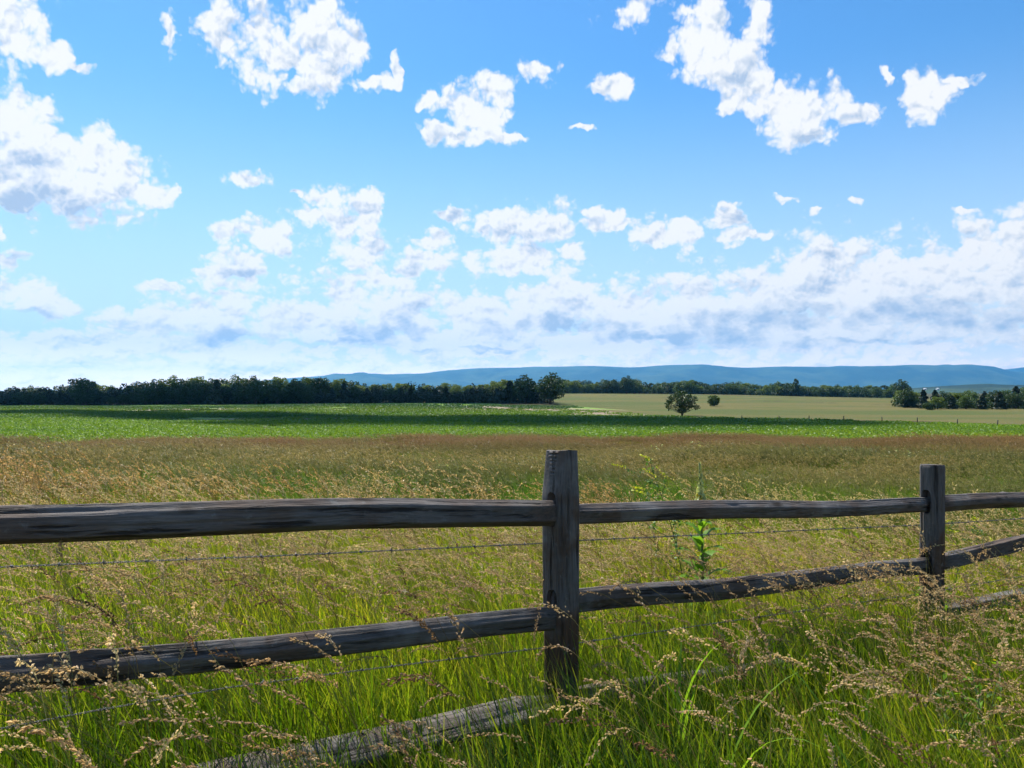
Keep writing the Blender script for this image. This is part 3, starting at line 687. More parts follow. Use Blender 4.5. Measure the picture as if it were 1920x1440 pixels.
def rail_mesh(L, hgt, wid, seed, kind='round', tl=True, tr_=True):
    """rail along local X from 0 to L, hewn ends that fit the mortises"""
    r = np.random.default_rng(seed); nx, na = 210, 72
    x = np.concatenate([np.linspace(0, 0.30, 36), np.linspace(0.30, L-0.30, nx-72)[1:-1], np.linspace(L-0.30, L, 36)]); nx = len(x)
    a = np.linspace(0, 2*math.pi, na, endpoint=False)
    A, Xg = np.meshgrid(a, x)
    ca, sa = np.cos(A), np.sin(A)
    # cross section: flat split faces (round rails keep a bark-round back)
    nf = {'round': 7, 'split': 5, 'wedge': 4}[kind]; th = np.sort(np.arange(nf)*2*math.pi/nf+r.uniform(-0.35, 0.35, nf)+r.uniform(0, 6)); rad = np.full_like(Xg, 9.0)
    for k in range(nf):
        dk = r.uniform(0.84, 1.0)*(1+0.10*fbm(Xg*1.1+3.1*k+seed, 0.5*k, 0.0, 3)); c_ = np.cos(A-th[k]-0.10*r.normal()*(Xg/L-0.5))
        rad = np.minimum(rad, dk/np.maximum(c_, 0.12))
    rad = np.minimum(rad, 1.16 if kind != 'round' else 1.06)
    for k in range(5):                                    # long drying checks
        ac = r.uniform(0, 6.28); xc = r.uniform(0.1*L, 0.9*L); w = r.uniform(0.2, 0.6)
        rad *= 1-r.uniform(0.07, 0.16)*np.exp(-((np.angle(np.exp(1j*(A-ac-0.12*np.sin(Xg*3+k)))))/0.07)**2-((Xg-xc)/w)**4)
    rad *= 1+0.10*fbm(Xg*1.3+seed, ca*0.7, sa*0.7, 3)+0.05*fbm(Xg*4+seed, ca*2, sa*2, 3)
    rad *= 1+0.055*vnoise(Xg*1.1+seed, ca*9+seed, sa*9)+0.035*vnoise(Xg*2.5, ca*19, sa*19+seed)   # grain ridges
    for k in range(5):                                    # knots and gouges
        xc, ac = r.uniform(0.4, L-0.4), r.uniform(0, 6.28); w = r.uniform(0.02, 0.06)
        d = np.exp(-((Xg-xc)/w)**2-((np.angle(np.exp(1j*(A-ac))))/0.35)**2); rad *= 1+r.choice([0.12, -0.13])*d
    ty = np.ones_like(Xg); tz = np.ones_like(Xg)
    def taper(u):
        s = np.clip(u/0.26, 0, 1); s = s*s*(3-2*s); return s
    for on, u in ((tl, Xg), (tr_, L-Xg)):
        if on:
            s = taper(u); ty = ty*((0.030/wid*1.0)*(1-s)+s); tz = tz*((min(1.0, 0.115/hgt))*(1-s)+s)
    Yv = ca*rad*wid/2*ty; Zv = sa*rad*hgt/2*tz
    Zv += 0.012*np.sin(Xg/L*math.pi*2+r.uniform(0, 6))*np.sin(Xg/L*math.pi)+0.010*fbm(Xg*0.9+seed*3, 0.0, 0.0, 2)*np.clip(np.minimum(Xg, L-Xg)/0.3, 0, 1)
    Yv += 0.014*np.sin(Xg/L*math.pi)*r.normal()
    V = np.stack([Xg, Yv, Zv], -1).reshape(-1, 3)
    V = np.concatenate([V, [[0, Yv[0].mean(), Zv[0].mean()], [L, Yv[-1].mean(), Zv[-1].mean()]]])
    i = np.arange(nx-1)[:, None]*na; j = np.arange(na)[None]
    F = np.stack([i+j, i+na+j, i+na+(j+1) % na, i+(j+1) % na], -1).reshape(-1, 4)
    b = MB(); b.add(V, F)
    j = np.arange(na); k = nx*na
    b.F.append(np.stack([j*0+k, j, (j+1) % na, (j+1) % na], -1)); e = (nx-1)*na
    b.F.append(np.stack([j*0+k+1, e+(j+1) % na, e+j, e+j], -1))
    return b.mesh('rail', RAIL_M, True)
def post_mesh(h, below, wp, wf, seed, mort, top='chamfer', nz=200, na=56):
    """post along local Z, ground at 0; wp across the fence (local Y), wf along it (local X); mort: mortise centres"""
    r = np.random.default_rng(seed)
    z = np.linspace(-below, h, nz); a = np.linspace(0, 2*math.pi, na, endpoint=False); A, Z = np.meshgrid(a, z)
    ca, sa = np.cos(A), np.sin(A); n = 4.2
    rad = (np.abs(ca)**n+np.abs(sa)**n)**(-1/n)
    rad *= 1+0.035*np.cos(3*A+r.uniform(0, 6))+0.02*np.cos(5*A+r.uniform(0, 6))
    rad *= 1+0.13*fbm(Z*1.8, ca*0.9+seed, sa*0.9, 4)+0.07*vnoise(Z*0.9+seed, ca*8, sa*8)+0.045*vnoise(Z*2.0, ca*18, sa*18+seed)
    for k in range(8):                                    # drying checks running with the grain
        ac = r.uniform(0, 6.28); zc = r.uniform(0.1*h, 0.95*h); w = r.uniform(0.15, 0.45)
        rad *= 1-0.15*np.exp(-((np.angle(np.exp(1j*(A-ac-0.05*np.sin(Z*6)))))/0.075)**2-((Z-zc)/w)**4)
    X_ = ca*rad*wf/2; Y_ = sa*rad*wp/2
    if top == 'chamfer':
        s = np.clip((Z-(h-0.20))/0.20, 0, 1); X_ = X_+0.16*wf*s*(X_ < 0)*(-X_/(wf/2)); Y_ = Y_*(1-0.16*s)
        Zt = Z-np.clip((Z-(h-0.03))/0.03, 0, 1)*(0.10*np.abs(X_+0.01)+0.05*Y_)
        # saw teeth across the chamfered face
        Zt = Zt; rim = np.exp(-((np.angle(np.exp(1j*(A-math.pi))))/0.55)**2)*s
        X_ = X_-0.0035*rim*np.sign(np.sin((Z+0.25*np.abs(Y_))*2*math.pi/0.017))
    else:
        Zt = Z-np.clip((Z-(h-0.03))/0.03, 0, 1)*(0.03*X_+0.02*Y_); s = np.clip((Z-(h-0.015))/0.015, 0, 1); X_ = X_*(1-0.08*s); Y_ = Y_*(1-0.06*s)
    V = np.stack([X_, Y_, Zt], -1).reshape(-1, 3)
    V = np.concatenate([V, [[0, 0, Zt[0].mean()], [0, 0, Zt[-1].mean()]]])
    i = np.arange(nz-1)[:, None]*na; j = np.arange(na)[None]
    F = np.stack([i+j, i+(j+1) % na, i+na+(j+1) % na, i+na+j], -1).reshape(-1, 4)
    b = MB(); b.add(V, F); j = np.arange(na); k = nz*na; e = (nz-1)*na
    b.F.append(np.stack([j*0+k, (j+1) % na, j, j], -1)); b.F.append(np.stack([j*0+k+1, e+j, e+(j+1) % na, e+(j+1) % na], -1))
    base = bpy.data.objects.new('tmp_post', b.mesh('post', POST_M, False)); C.objects.link(base)
    cut = MB()
    for zc in mort:                                       # rounded mortises bored right through
        t = np.linspace(0, 2*math.pi, 28, endpoint=False); cy, cz = np.cos(t), np.sin(t); n = 3.0
        q = (np.abs(cy)**n+np.abs(cz)**n)**(-1/n)*(1+0.03*r.normal(size=28))
        ring = np.stack([0*t, cy*q*MORT_W/2, zc+cz*q*MORT_H/2], -1)
        V = np.concatenate([ring+[-0.2, 0, 0], ring+[0.2, 0, 0], [[-0.2, 0, zc], [0.2, 0, zc]]])
        k = np.arange(28); k2 = (k+1) % 28
        F = np.concatenate([np.stack([k, k2, k2+28, k+28], -1)[:, ::-1], np.stack([k*0+56, k2, k, k], -1)[:, [0, 2, 1, 1]]*1, np.stack([k*0+57, k+28, k2+28, k2+28], -1)[:, [0, 2, 1, 1]]])
        cut.add(V, F)
    cme = cut.mesh('cut', POST_M)
    bm = bmesh.new(); bm.from_mesh(cme); bmesh.ops.remove_doubles(bm, verts=bm.verts, dist=1e-6); bmesh.ops.recalc_face_normals(bm, faces=bm.faces); bm.to_mesh(cme); bm.free()
    bm = bmesh.new(); bm.from_mesh(base.data); bmesh.ops.recalc_face_normals(bm, faces=bm.faces); bm.to_mesh(base.data); bm.free()
    co = bpy.data.objects.new('tmp_cut', cme); C.objects.link(co)
    md = base.modifiers.new('b', 'BOOLEAN'); md.operation = 'DIFFERENCE'; md.object = co; md.solver = 'EXACT'; md.use_self = False
    dg = bpy.context.evaluated_depsgraph_get(); me = bpy.data.meshes.new_from_object(base.evaluated_get(dg))
    bpy.data.objects.remove(base); bpy.data.objects.remove(co)
    bm = bmesh.new(); bm.from_mesh(me)
    for f in bm.faces: f.smooth = True
    for e in bm.edges:
        if len(e.link_faces) == 2 and e.calc_face_angle(0) > R(42): e.smooth = False
    bm.to_mesh(me); bm.free()
    me.name = 'post'
    return me
fz = float(H(*P1))
fence = empty('split_rail_fence', (P1[0], P1[1], fz))
tag(fence, 'weathered grey split rail fence with posts and three rails crossing the meadow', 'fence')
FROT = math.atan2(FD[1], FD[0])
def to_fence(o, p, rot): o.parent = fence; o.location = Vector(p)-Vector((P1[0], P1[1], fz)); o.rotation_euler = rot
# rails in pixels of the photograph: (x, y) left, (x, y) right, height, width, form
RAILS = {
 'a': ((0,977),(1045,961),0.118,0.115,'round','rounded grey top rail on the left with a pale knot scar'),
 'b': ((0,1262),(1030,1157),0.100,0.085,'split','dark middle rail on the left'),
 'c': ((500,1436),(1030,1316),0.062,0.145,'wedge','broad bottom rail on the left with its flat top in the sun'),
 'd': ((1085,963),(1735,946),0.088,0.080,'split','dark top rail between the two posts'),
 'e': ((1080,1129),(1730,1063),0.102,0.090,'split','middle rail between the two posts half hidden by grass heads'),
 'f': ((1070,1312),(1735,1215),0.080,0.110,'split','bottom rail between the posts nearly hidden in the grass'),
 'g': ((1770,944),(1920,935),0.096,0.085,'wedge','top rail right of the far post'),
 'h': ((1770,1052),(1920,1017),0.110,0.095,'wedge','pale twisted middle rail right of the far post'),
 'i': ((1770,1145),(1920,1112),0.075,0.105,'split','bottom rail right of the far post in long grass'),
}
def along(p): return (np.array(p[:2])-P1) @ FD
def zat(key, s):
    A_, B_ = fence_pt(*RAILS[key][0]), fence_pt(*RAILS[key][1]); sa_, sb_ = along(A_), along(B_)
    return A_[2]+(B_[2]-A_[2])*(s-sa_)/(sb_-sa_)
spans = {'a': (-SP, 0), 'b': (-SP, 0), 'c': (-SP, 0), 'd': (0, SP), 'e': (0, SP), 'f': (0, SP), 'g': (SP, 2*SP), 'h': (SP, 2*SP), 'i': (SP, 2*SP)}
for n_, (key, (A_, B_, hg, wd, form, lab)) in enumerate(RAILS.items()):
    s0, s1 = spans[key]
    s0r, s1r = s0-0.035, s1+0.035
    side = 0.016 if key in 'abcghi' else -0.016
    p0 = np.array([*(P1+FD*s0r+FN*side), zat(key, s0r)]); p1 = np.array([*(P1+FD*s1r+FN*side), zat(key, s1r)])
    L = np.linalg.norm(p1-p0); tilt = math.asin((p1[2]-p0[2])/L)
    o = obj('rail', rail_mesh(L, hg, wd, 40+n_, form)); to_fence(o, p0, (0, 0, 0))
    q = Matrix.Rotation(FROT, 4, 'Z') @ Matrix.Rotation(-tilt, 4, 'Y') @ Matrix.Rotation({'c': 0.30, 'h': 0.4, 'f': 0.25, 'i': 0.25}.get(key, 0.0), 4, 'X')
    o.rotation_euler = q.to_euler(); o['label'] = lab
    if key == 'a': TOP_RAIL = o
def add_post(s, top_z, wp, wf, seed, keys, top, lab, yaw=0.0, res=(200, 56)):
    xy = P1+FD*s; g = float(H(*xy))
    mz = [np.mean([zat(k, s) for k in kk])-g+0.022 for kk in keys]
    o = obj('post', post_mesh(top_z-g, 0.25, wp, wf, seed, mz, top, *res)); to_fence(o, (xy[0], xy[1], g), (0, 0, FROT+yaw)); o['label'] = lab
    return o
t1 = fence_pt(1055, 843)[2]; t2 = fence_pt(1746, 871)[2]
add_post(0, t1, 0.148, 0.104, 61, ('ad', 'be', 'cf'), 'chamfer', 'nearest post with a sawn slanting top', 0.17)
add_post(SP, t2, 0.122, 0.122, 62, ('dg', 'eh', 'fi'), 'flat', 'far post with open round hole above the rail')
add_post(-SP, zat('a', -SP)+0.22, 0.14, 0.11, 63, ('a', 'b', 'c'), 'flat', 'post beyond the left edge of the view', 0, (60, 32))
add_post(2*SP, zat('g', 2*SP)+0.22, 0.14, 0.11, 64, ('g', 'h', 'i'), 'flat', 'post beyond the right edge of the view', 0, (60, 32))
# pale scar of a cut branch on the top rail
sc = fence_pt(427, 968, 0.062); r_ = np.random.default_rng(3); tt = np.linspace(0, 2*math.pi, 18, endpoint=False)
m, T = mat('fresh_wood'); w = T.noise(T.v('MULTIPLY', T.n('ShaderNodeTexCoord').outputs['Object'], (3, 20, 20)), 20, 3)
finish(T, principled(T, T.mix(w, (0.42, 0.42, 0.43), (0.66, 0.65, 0.63)), 0.7))
rim = np.stack([0.019*np.cos(tt), 0*tt, 0.0055*np.sin(tt)*(1+0.3*np.cos(tt))], -1)*(1+0.1*r_.normal(size=(18, 1)))
b = MB(); b.add(np.concatenate([rim+[0, 0.012, 0], rim*0.9+[0, -0.008, 0.004], [[0, -0.010, 0.004]]]), np.concatenate([np.stack([np.arange(18), (np.arange(18)+1) % 18, (np.arange(18)+1) % 18+18, np.arange(18)+18], -1), np.stack([np.arange(18)+18, (np.arange(18)+1) % 18+18, np.full(18, 36), np.full(18, 36)], -1)]))
o = obj('branch_scar', b.mesh('branch_scar', MATS['fresh_wood'], True)); bpy.context.view_layer.update(); wm = Matrix.Translation(Vector(sc)) @ Euler((-0.5, 0.05, FROT)).to_matrix().to_4x4(); o.parent = TOP_RAIL; o.matrix_parent_inverse = TOP_RAIL.matrix_world.inverted(); o.matrix_basis = wm; o['label'] = 'pale scar of a cut branch'

# ---------------------------------------------------------------- twisted wire behind the posts
m, T = mat('galvanised_wire'); w = T.noise(T.n('ShaderNodeTexCoord').outputs['Object'], 60, 3)
bs = T.n('ShaderNodeBsdfPrincipled', ins={'Base Color': T.mix(w, (0.05, 0.05, 0.055), (0.16, 0.16, 0.17)), 'Metallic': 0.4, 'Roughness': 0.5}); finish(T, bs.outputs[0])
def wire(pts, lab):
    b = MB(); off = -0.085
    W_ = np.array([fence_pt(x, y, off) for x, y in pts]); s = np.concatenate([[0], np.cumsum(np.linalg.norm(np.diff(W_, axis=0), axis=1))])
    n = int(s[-1]/0.0052); u = np.linspace(0, s[-1], n); c = np.stack([np.interp(u, s, W_[:, k]) for k in range(3)], -1)
    k_ = np.exp(-0.5*(np.arange(-20, 21)/9.0)**2); k_ /= k_.sum()
    for q in range(3): c[:, q] = np.convolve(np.pad(c[:, q], 20, mode='edge'), k_, mode='valid')
    for ph in (0, math.pi):
        a = u*2*math.pi/0.042+ph
        b.add(*tube(c+0.0022*(np.cos(a)[:, None]*np.array([FN[0], FN[1], 0])+np.sin(a)[:, None]*np.array([0, 0, 1.0])), 0.0014, 5))
    for q in np.arange(0.06, s[-1], 0.127):
        p = np.array([np.interp(q, u, c[:, k]) for k in range(3)])
        for sg in (-1, 1):
            d = r_.normal(size=3); d -= (d @ np.array([*FD, 0]))*np.array([*FD, 0])*0.8; d /= np.linalg.norm(d)
            b.add(*tube([p-d*0.013, p, p+d*0.013], [0.0006, 0.0015, 0.0006], 4))
        a = np.linspace(0, 4*math.pi, 14)
        b.add(*tube(p+np.stack([FD[0]*(a-6)*0.0007, FD[1]*(a-6)*0.0007, 0*a], -1)+0.0045*(np.cos(a)[:, None]*np.array([FN[0], FN[1], 0])+np.sin(a)[:, None]*np.array([0, 0, 1.0])), 0.0013, 4))
    o = obj('barbed_wire', b.mesh('barbed_wire', MATS['galvanised_wire'], True)); return tag(o, lab, 'wire', 'wire strands on the fence')
wire([(-700,1112),(0,1063),(520,1042),(1010,1019),(1090,1013),(1400,999),(1735,984),(1920,972),(2060,966)], 'twisted barbed wire strand strung below the top rail')
wire([(-700,1500),(170,1334),(420,1290),(680,1256),(1040,1212),(1400,1160),(1735,1112),(1920,1080),(2060,1060)], 'lower barbed wire strand half lost in grass below the middle rail')

# ---------------------------------------------------------------- grass
def grass_mat(name, c1, c2, tip, trans, rough=0.36, spec=0.5, tcol=(1.40, 1.30, 0.50), kind='INSTANCER'):
    """blade colour from base to tip (attribute 'along'), tinted stand by stand"""
    m, T = mat(name)
    al = T.n('ShaderNodeAttribute', attribute_name='along').outputs['Fac']
    geo = T.n('ShaderNodeNewGeometry'); oi = T.n('ShaderNodeObjectInfo')
    f = T.m('FRACT', T.m('ADD', oi.outputs['Random'], geo.outputs['Random Per Island']))
    c = T.mix(f, c1, c2)
    c = T.mix(T.m('MULTIPLY', T.step(al, 0.55, 1.0), T.m('MULTIPLY', f, 0.9)), c, tip)
    at_ = T.n('ShaderNodeAttribute', attribute_type=kind, attribute_name='tint')
    c = T.mix(1.0, c, at_.outputs['Color'], 'MULTIPLY')
    d = principled(T, c, rough, None, spec)
    t_ = T.n('ShaderNodeBsdfTranslucent', ins={'Color': T.mix(1.0, c, tcol, 'MULTIPLY')})
    finish(T, T.n('ShaderNodeMixShader', ins={0: trans, 1: d, 2: t_.outputs[0]}).outputs[0])
    return m
def grass_set(kind):
    return (grass_mat('grass_blade', (0.070, 0.160, 0.009), (0.200, 0.285, 0.020), (0.42, 0.37, 0.10), 0.55, kind=kind),
            grass_mat('grass_head', (0.50, 0.39, 0.22), (0.74, 0.62, 0.40), (0.50, 0.38, 0.24), 0.48, 0.45, 0.4, (1.05, 1.0, 0.85), kind=kind),
            grass_mat('grass_stem', (0.20, 0.22, 0.055), (0.40, 0.36, 0.14), (0.48, 0.40, 0.20), 0.40, kind=kind))
NEAR_M, FAR_M = grass_set('GEOMETRY'), grass_set('INSTANCER')
def blade(b, base, az_, lean, length, width, r, segs=5, wind=-0.25):
    """one leaf: a folded ribbon that bends over"""
    t = np.linspace(0, 1, segs); d = np.array([math.cos(az_), math.sin(az_)])
    ang = lean*(0.15+t*1.1)+r.normal(0, 0.04)
    st = length/(segs-1)
    hx = np.concatenate([[0], np.cumsum(np.sin(ang[:-1])*st)]); hz = np.concatenate([[0], np.cumsum(np.cos(ang[:-1])*st)])
    p = np.stack([base[0]+d[0]*hx+wind*length*t**2*0.6, base[1]+d[1]*hx-0.05*length*t**2, base[2]+hz], -1)
    w = width*0.5*np.array([0.7, 1, 0.95, 0.7, 0.06])[:segs] if segs == 5 else width*0.5*np.linspace(1, 0.08, segs)
    side = np.array([-d[1], d[0], 0.0])+0.35*r.normal(size=3); side /= np.linalg.norm(side)
    V = np.concatenate([p-side*w[:, None], p+side*w[:, None]]); i = np.arange(segs-1)
    b.add(V, np.stack([i, i+1, i+1+segs, i+segs], -1), 0.0); b.A[-1] = np.tile(t, 2)
def stem_head(bs, bh, base, az_, length, r, head=0.16, nb=9, fat=1.0, rs=0.0011, open_=1.0, wind=0.55, lod=0):
    """flowering stem that leans with the wind and carries a nodding panicle"""
    n = 8 if lod else 11; t = np.linspace(0, 1, n); d = np.array([math.cos(az_), math.sin(az_)])
    bend = r.uniform(0.12, 0.34)
    off = bend*length*t**2.2
    p = np.stack([base[0]+d[0]*off-wind*0.45*length*t**1.7, base[1]+d[1]*off*0.7, base[2]+length*(t-0.16*(bend+0.5*wind)*t**2)], -1)
    # nodding top
    hl = head*r.uniform(0.75, 1.25); tg = p[-1]-p[-2]; tg /= np.linalg.norm(tg); hd = np.array([tg[0]-0.5*wind, tg[1], 0]); hd /= np.linalg.norm(hd)+1e-9
    m_ = 6; q = [p[-1]]; el_ = math.asin(tg[2]); nod = r.uniform(0.35, 1.5)
    for k in range(m_):
        el_ -= nod/m_; q.append(q[-1]+hl/m_*np.array([hd[0]*math.cos(el_), hd[1]*math.cos(el_), math.sin(el_)]))
    q = np.array(q); full = np.concatenate([p, q[1:]])
    V, F = tube(full, np.linspace(rs, rs*0.45, len(full)), 3, False); bs.add(V, F); bs.A[-1] = np.repeat(np.linspace(0, 1, len(full)), 3)
    # spikelets on short side branches, mostly on the lee side
    for k in range(nb):
        u = (k+0.3)/nb; c = np.array([np.interp(u*m_, np.arange(m_+1), q[:, j]) for j in range(3)])
        ax = q[min(m_, int(u*m_)+1)]-q[int(u*m_)]; ax /= np.linalg.norm(ax)
        bl = hl*0.26*(1-u*0.75)*open_*r.uniform(0.5, 1.2)
        sd = r.normal(size=3)+np.array([-0.5, 0, -0.6]); sd -= ax*(sd @ ax)*0.4; sd /= np.linalg.norm(sd)
        dr = ax*0.95+sd*0.55*open_; dr /= np.linalg.norm(dr)
        for j in range(2 if lod else 3):
            e = c+dr*bl*(j+0.6)/3+r.normal(0, 0.0016, 3); L = r.uniform(0.009, 0.015)*fat; wdt = L*r.uniform(0.24, 0.34)
            a = dr+0.35*r.normal(size=3); a /= np.linalg.norm(a); w1 = np.cross(a, r.normal(size=3)); w1 /= np.linalg.norm(w1); w2 = np.cross(a, w1)
            if lod: bh.add([e, e+a*L*0.45+w1*wdt, e+a*L, e+a*L*0.45-w1*wdt], [[0, 1, 2, 3]], 0.5)
            else: bh.add([e, e+a*L*0.4+w1*wdt, e+a*L*0.4-w1*wdt, e+a*L*0.45+w2*wdt, e+a*L*0.45-w2*wdt, e+a*L], [[0, 1, 5, 2], [0, 3, 5, 4]], 0.5)
def merge(me_list, name):
    """several meshes, one material slot each, as one mesh"""
    bm = bmesh.new(); mats = []
    me = bpy.data.meshes.new(name); V = []; Fs = []; mi = []; al = []; off = 0
    for mb, mt in me_list:
        if not mb.V: continue
        v = np.concatenate(mb.V); f = np.concatenate(mb.F); V.append(v); Fs.append(f+off); off += len(v); mi.append(np.full(len(f), len(mats))); mats.append(mt); al.append(np.concatenate(mb.A))
    bm.free(); V = np.concatenate(V); F = np.concatenate(Fs); mi = np.concatenate(mi); al = np.concatenate(al)
    tri = F[:, 2] == F[:, 3]; cnt = np.where(tri, 3, 4); st = np.concatenate([[0], np.cumsum(cnt)[:-1]]); mk = np.ones(F.shape, bool); mk[tri, 3] = False; li = F[mk]
    me.vertices.add(len(V)); me.vertices.foreach_set('co', V.astype(np.float32).ravel()); me.loops.add(len(li)); me.loops.foreach_set('vertex_index', li.astype(np.int32))
    me.polygons.add(len(F)); me.polygons.foreach_set('loop_start', st.astype(np.int32)); me.polygons.foreach_set('material_index', mi.astype(np.int32)); me.update(calc_edges=True)
    at_ = me.attributes.new('along', 'FLOAT', 'POINT'); at_.data.foreach_set('value', al.astype(np.float32))
    for q in mats: me.materials.append(q)
    return me
def clump_lib(name, meshes):
    col = bpy.data.collections.new(name)
    for k, me in enumerate(meshes): col.objects.link(bpy.data.objects.new('%s_%02d' % (name, k), me))
    return col
def scatter(name, pts, rotz, scl, idx, tint, col, label, tilt=None, real=False):
    """one object whose points carry the tufts"""
    n = len(pts); me = bpy.data.meshes.new(name); me.vertices.add(n); me.vertices.foreach_set('co', np.asarray(pts, np.float32).ravel())
    def at_(nm, ty, key, val): a = me.attributes.new(nm, ty, 'POINT'); a.data.foreach_set(key, np.ascontiguousarray(val).ravel())
    rot = np.zeros((n, 3), np.float32); rot[:, 2] = rotz
    if tilt is not None: rot[:, :2] = tilt
    sc = np.asarray(scl, np.float32); sc = np.repeat(sc[:, None], 3, 1) if sc.ndim == 1 else sc
    at_('rot', 'FLOAT_VECTOR', 'vector', rot); at_('scl', 'FLOAT_VECTOR', 'vector', sc); at_('idx', 'INT', 'value', np.asarray(idx, np.int32))
    at_('tint', 'FLOAT_COLOR', 'color', np.concatenate([tint, np.ones((n, 1))], 1).astype(np.float32))
    o = obj(name, me); g = bpy.data.node_groups.new(name, 'GeometryNodeTree')
    g.interface.new_socket('Geometry', in_out='INPUT', socket_type='NodeSocketGeometry'); g.interface.new_socket('Geometry', in_out='OUTPUT', socket_type='NodeSocketGeometry')
    N = g.nodes; gi, go = N.new('NodeGroupInput'), N.new('NodeGroupOutput'); ip = N.new('GeometryNodeInstanceOnPoints'); ci = N.new('GeometryNodeCollectionInfo')
    ci.inputs['Collection'].default_value = col; ci.inputs['Separate Children'].default_value = True; ci.inputs['Reset Children'].default_value = True
    def na_(nm, ty): q = N.new('GeometryNodeInputNamedAttribute'); q.data_type = ty; q.inputs['Name'].default_value = nm; return q.outputs[0]
    L = g.links; L.new(gi.outputs[0], ip.inputs['Points']); L.new(ci.outputs[0], ip.inputs['Instance']); ip.inputs['Pick Instance'].default_value = True
    L.new(na_('idx', 'INT'), ip.inputs['Instance Index']); e2r = N.new('FunctionNodeEulerToRotation'); L.new(na_('rot', 'FLOAT_VECTOR'), e2r.inputs[0]); L.new(e2r.outputs[0], ip.inputs['Rotation']); L.new(na_('scl', 'FLOAT_VECTOR'), ip.inputs['Scale'])
    if real: rz_ = N.new('GeometryNodeRealizeInstances'); L.new(ip.outputs[0], rz_.inputs[0]); L.new(rz_.outputs[0], go.inputs[0])
    else: L.new(ip.outputs[0], go.inputs[0])
    md = o.modifiers.new('scatter', 'NODES'); md.node_group = g
    return tag(o, label, 'grass', kind='stuff')
gr = np.random.default_rng(77)
# tuft library. stems and leaves bend towards -X (the wind), so tufts are turned only a little
def tuft(nbl, rad, hmin, hmax, w, seed, segs=5, wind=-0.22, ms=None):
    r = np.random.default_rng(seed); b = MB()
    for k in range(nbl):
        a, q = r.uniform(0, 6.283), rad*math.sqrt(r.random()); L = r.uniform(hmin, hmax)
        blade(b, (q*math.cos(a), q*math.sin(a), 0), r.uniform(0, 6.283), r.uniform(0.15, 0.95), L, w*r.uniform(0.7, 1.3), r, segs, wind)
    return merge([(b, (ms or FAR_M)[0])], 'tuft')
def stems(ns, rad, hmin, hmax, seed, head, nb, fat, rs, lod, open_=1.0, wind=0.55, ms=None):
    r = np.random.default_rng(seed); bs, bh = MB(), MB()
    for k in range(ns):
        a, q = r.uniform(0, 6.283), rad*math.sqrt(r.random())
        stem_head(bs, bh, (q*math.cos(a), q*math.sin(a), 0), r.uniform(0, 6.283), r.uniform(hmin, hmax), r, head, nb, fat, rs, open_, wind*r.uniform(0.5, 1.4), lod)
    return merge([(bs, (ms or FAR_M)[2]), (bh, (ms or FAR_M)[1])], 'stems')
LIB_T = clump_lib('near_tuft', [tuft(30, 0.10, 0.24, 0.62, 0.0052, 100+k, ms=NEAR_M) for k in range(7)])
LIB_S = clump_lib('near_stem', [stems(4, 0.12, 0.60, 0.98, 120+k, 0.18, 15, 0.88, 0.0011, 0, 0.8+0.08*(k % 4), ms=NEAR_M) for k in range(9)]+[stems(5, 0.14, 0.62, 1.0, 131+k, 0.19, 14, 0.85, 0.0014, 0, 0.6, 1.25, NEAR_M) for k in range(4)])
LIB_M = clump_lib('mid_clump', [tuft(230, 0.60, 0.28, 0.66, 0.010, 140+k, 4) for k in range(6)]+[stems(60, 0.65, 0.6, 0.95, 150+k, 0.16, 8, 1.35, 0.0020, 1) for k in range(6)])
LIB_F = clump_lib('far_clump', [tuft(200, 1.4, 0.35, 0.70, 0.026, 160+k, 3) for k in range(4)]+[stems(60, 1.4, 0.55, 0.95, 170+k, 0.19, 6, 2.6, 0.0045, 1) for k in range(5)])
def sow(n, y0, y1, margin=0.10, power=1.0, xlim=None):
    """points inside the widened view wedge, denser towards the front when power > 1"""
    u = gr.random(n); y = y0+(y1-y0)*u**power; half = (0.64+margin)*y+0.35
    x = gr.uniform(-1, 1, n)*half
    return x, y
def wedge(density, y0, y1, margin=0.10):
    area = (0.64+margin)*(y1**2-y0**2)+0.7*(y1-y0); n = int(area*density)
    y = np.sqrt(gr.uniform(y0**2, y1**2, n)); x = gr.uniform(-1, 1, n)*((0.64+margin)*y+0.35)
    return x, y
def patch(x, y, k, s): return fbm(x*k+s, y*k, s*1.7, 3)
def lin(a, b, f): return np.array(a)[None]*(1-f[:, None])+np.array(b)[None]*f[:, None]
def beyond(x, y): return (np.stack([x, y], -1)-P1) @ (-FN)          # metres behind the fence line
def clear_of_fence(x, y):
    return np.abs(beyond(x, y)) > 0.05
# near grass, this side of the fence and just behind it
x, y = wedge(98, 1.35, 7.5, 0.16); ok = clear_of_fence(x, y); x, y = x[ok], y[ok]; n = len(x)
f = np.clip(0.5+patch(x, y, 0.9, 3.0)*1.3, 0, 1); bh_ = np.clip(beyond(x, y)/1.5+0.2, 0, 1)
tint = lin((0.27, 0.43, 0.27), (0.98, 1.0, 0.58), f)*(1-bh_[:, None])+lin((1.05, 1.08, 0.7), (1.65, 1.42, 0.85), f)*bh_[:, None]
scatter('near_grass', np.stack([x, y, H(x, y)-0.01], -1), gr.normal(0, 0.5, n), gr.uniform(0.75, 1.25, n)*(1-0.12*bh_)*np.where((beyond(x, y) < 0.05) & (beyond(x, y) > -0.75) & (x < 0.1), 0.80, 1.0), gr.integers(0, 7, n), tint, LIB_T, 'green grass blades along the fence', real=True)
x, y = wedge(44, 1.45, 7.5, 0.16); ok = clear_of_fence(x, y) & (gr.random(len(x)) < np.where(beyond(x, y) > 0, 0.72, np.where(x < 0.1, 0.68, 0.46))+0.9*patch(x, y, 0.7, 9.0)); x, y = x[ok], y[ok]; n = len(x)
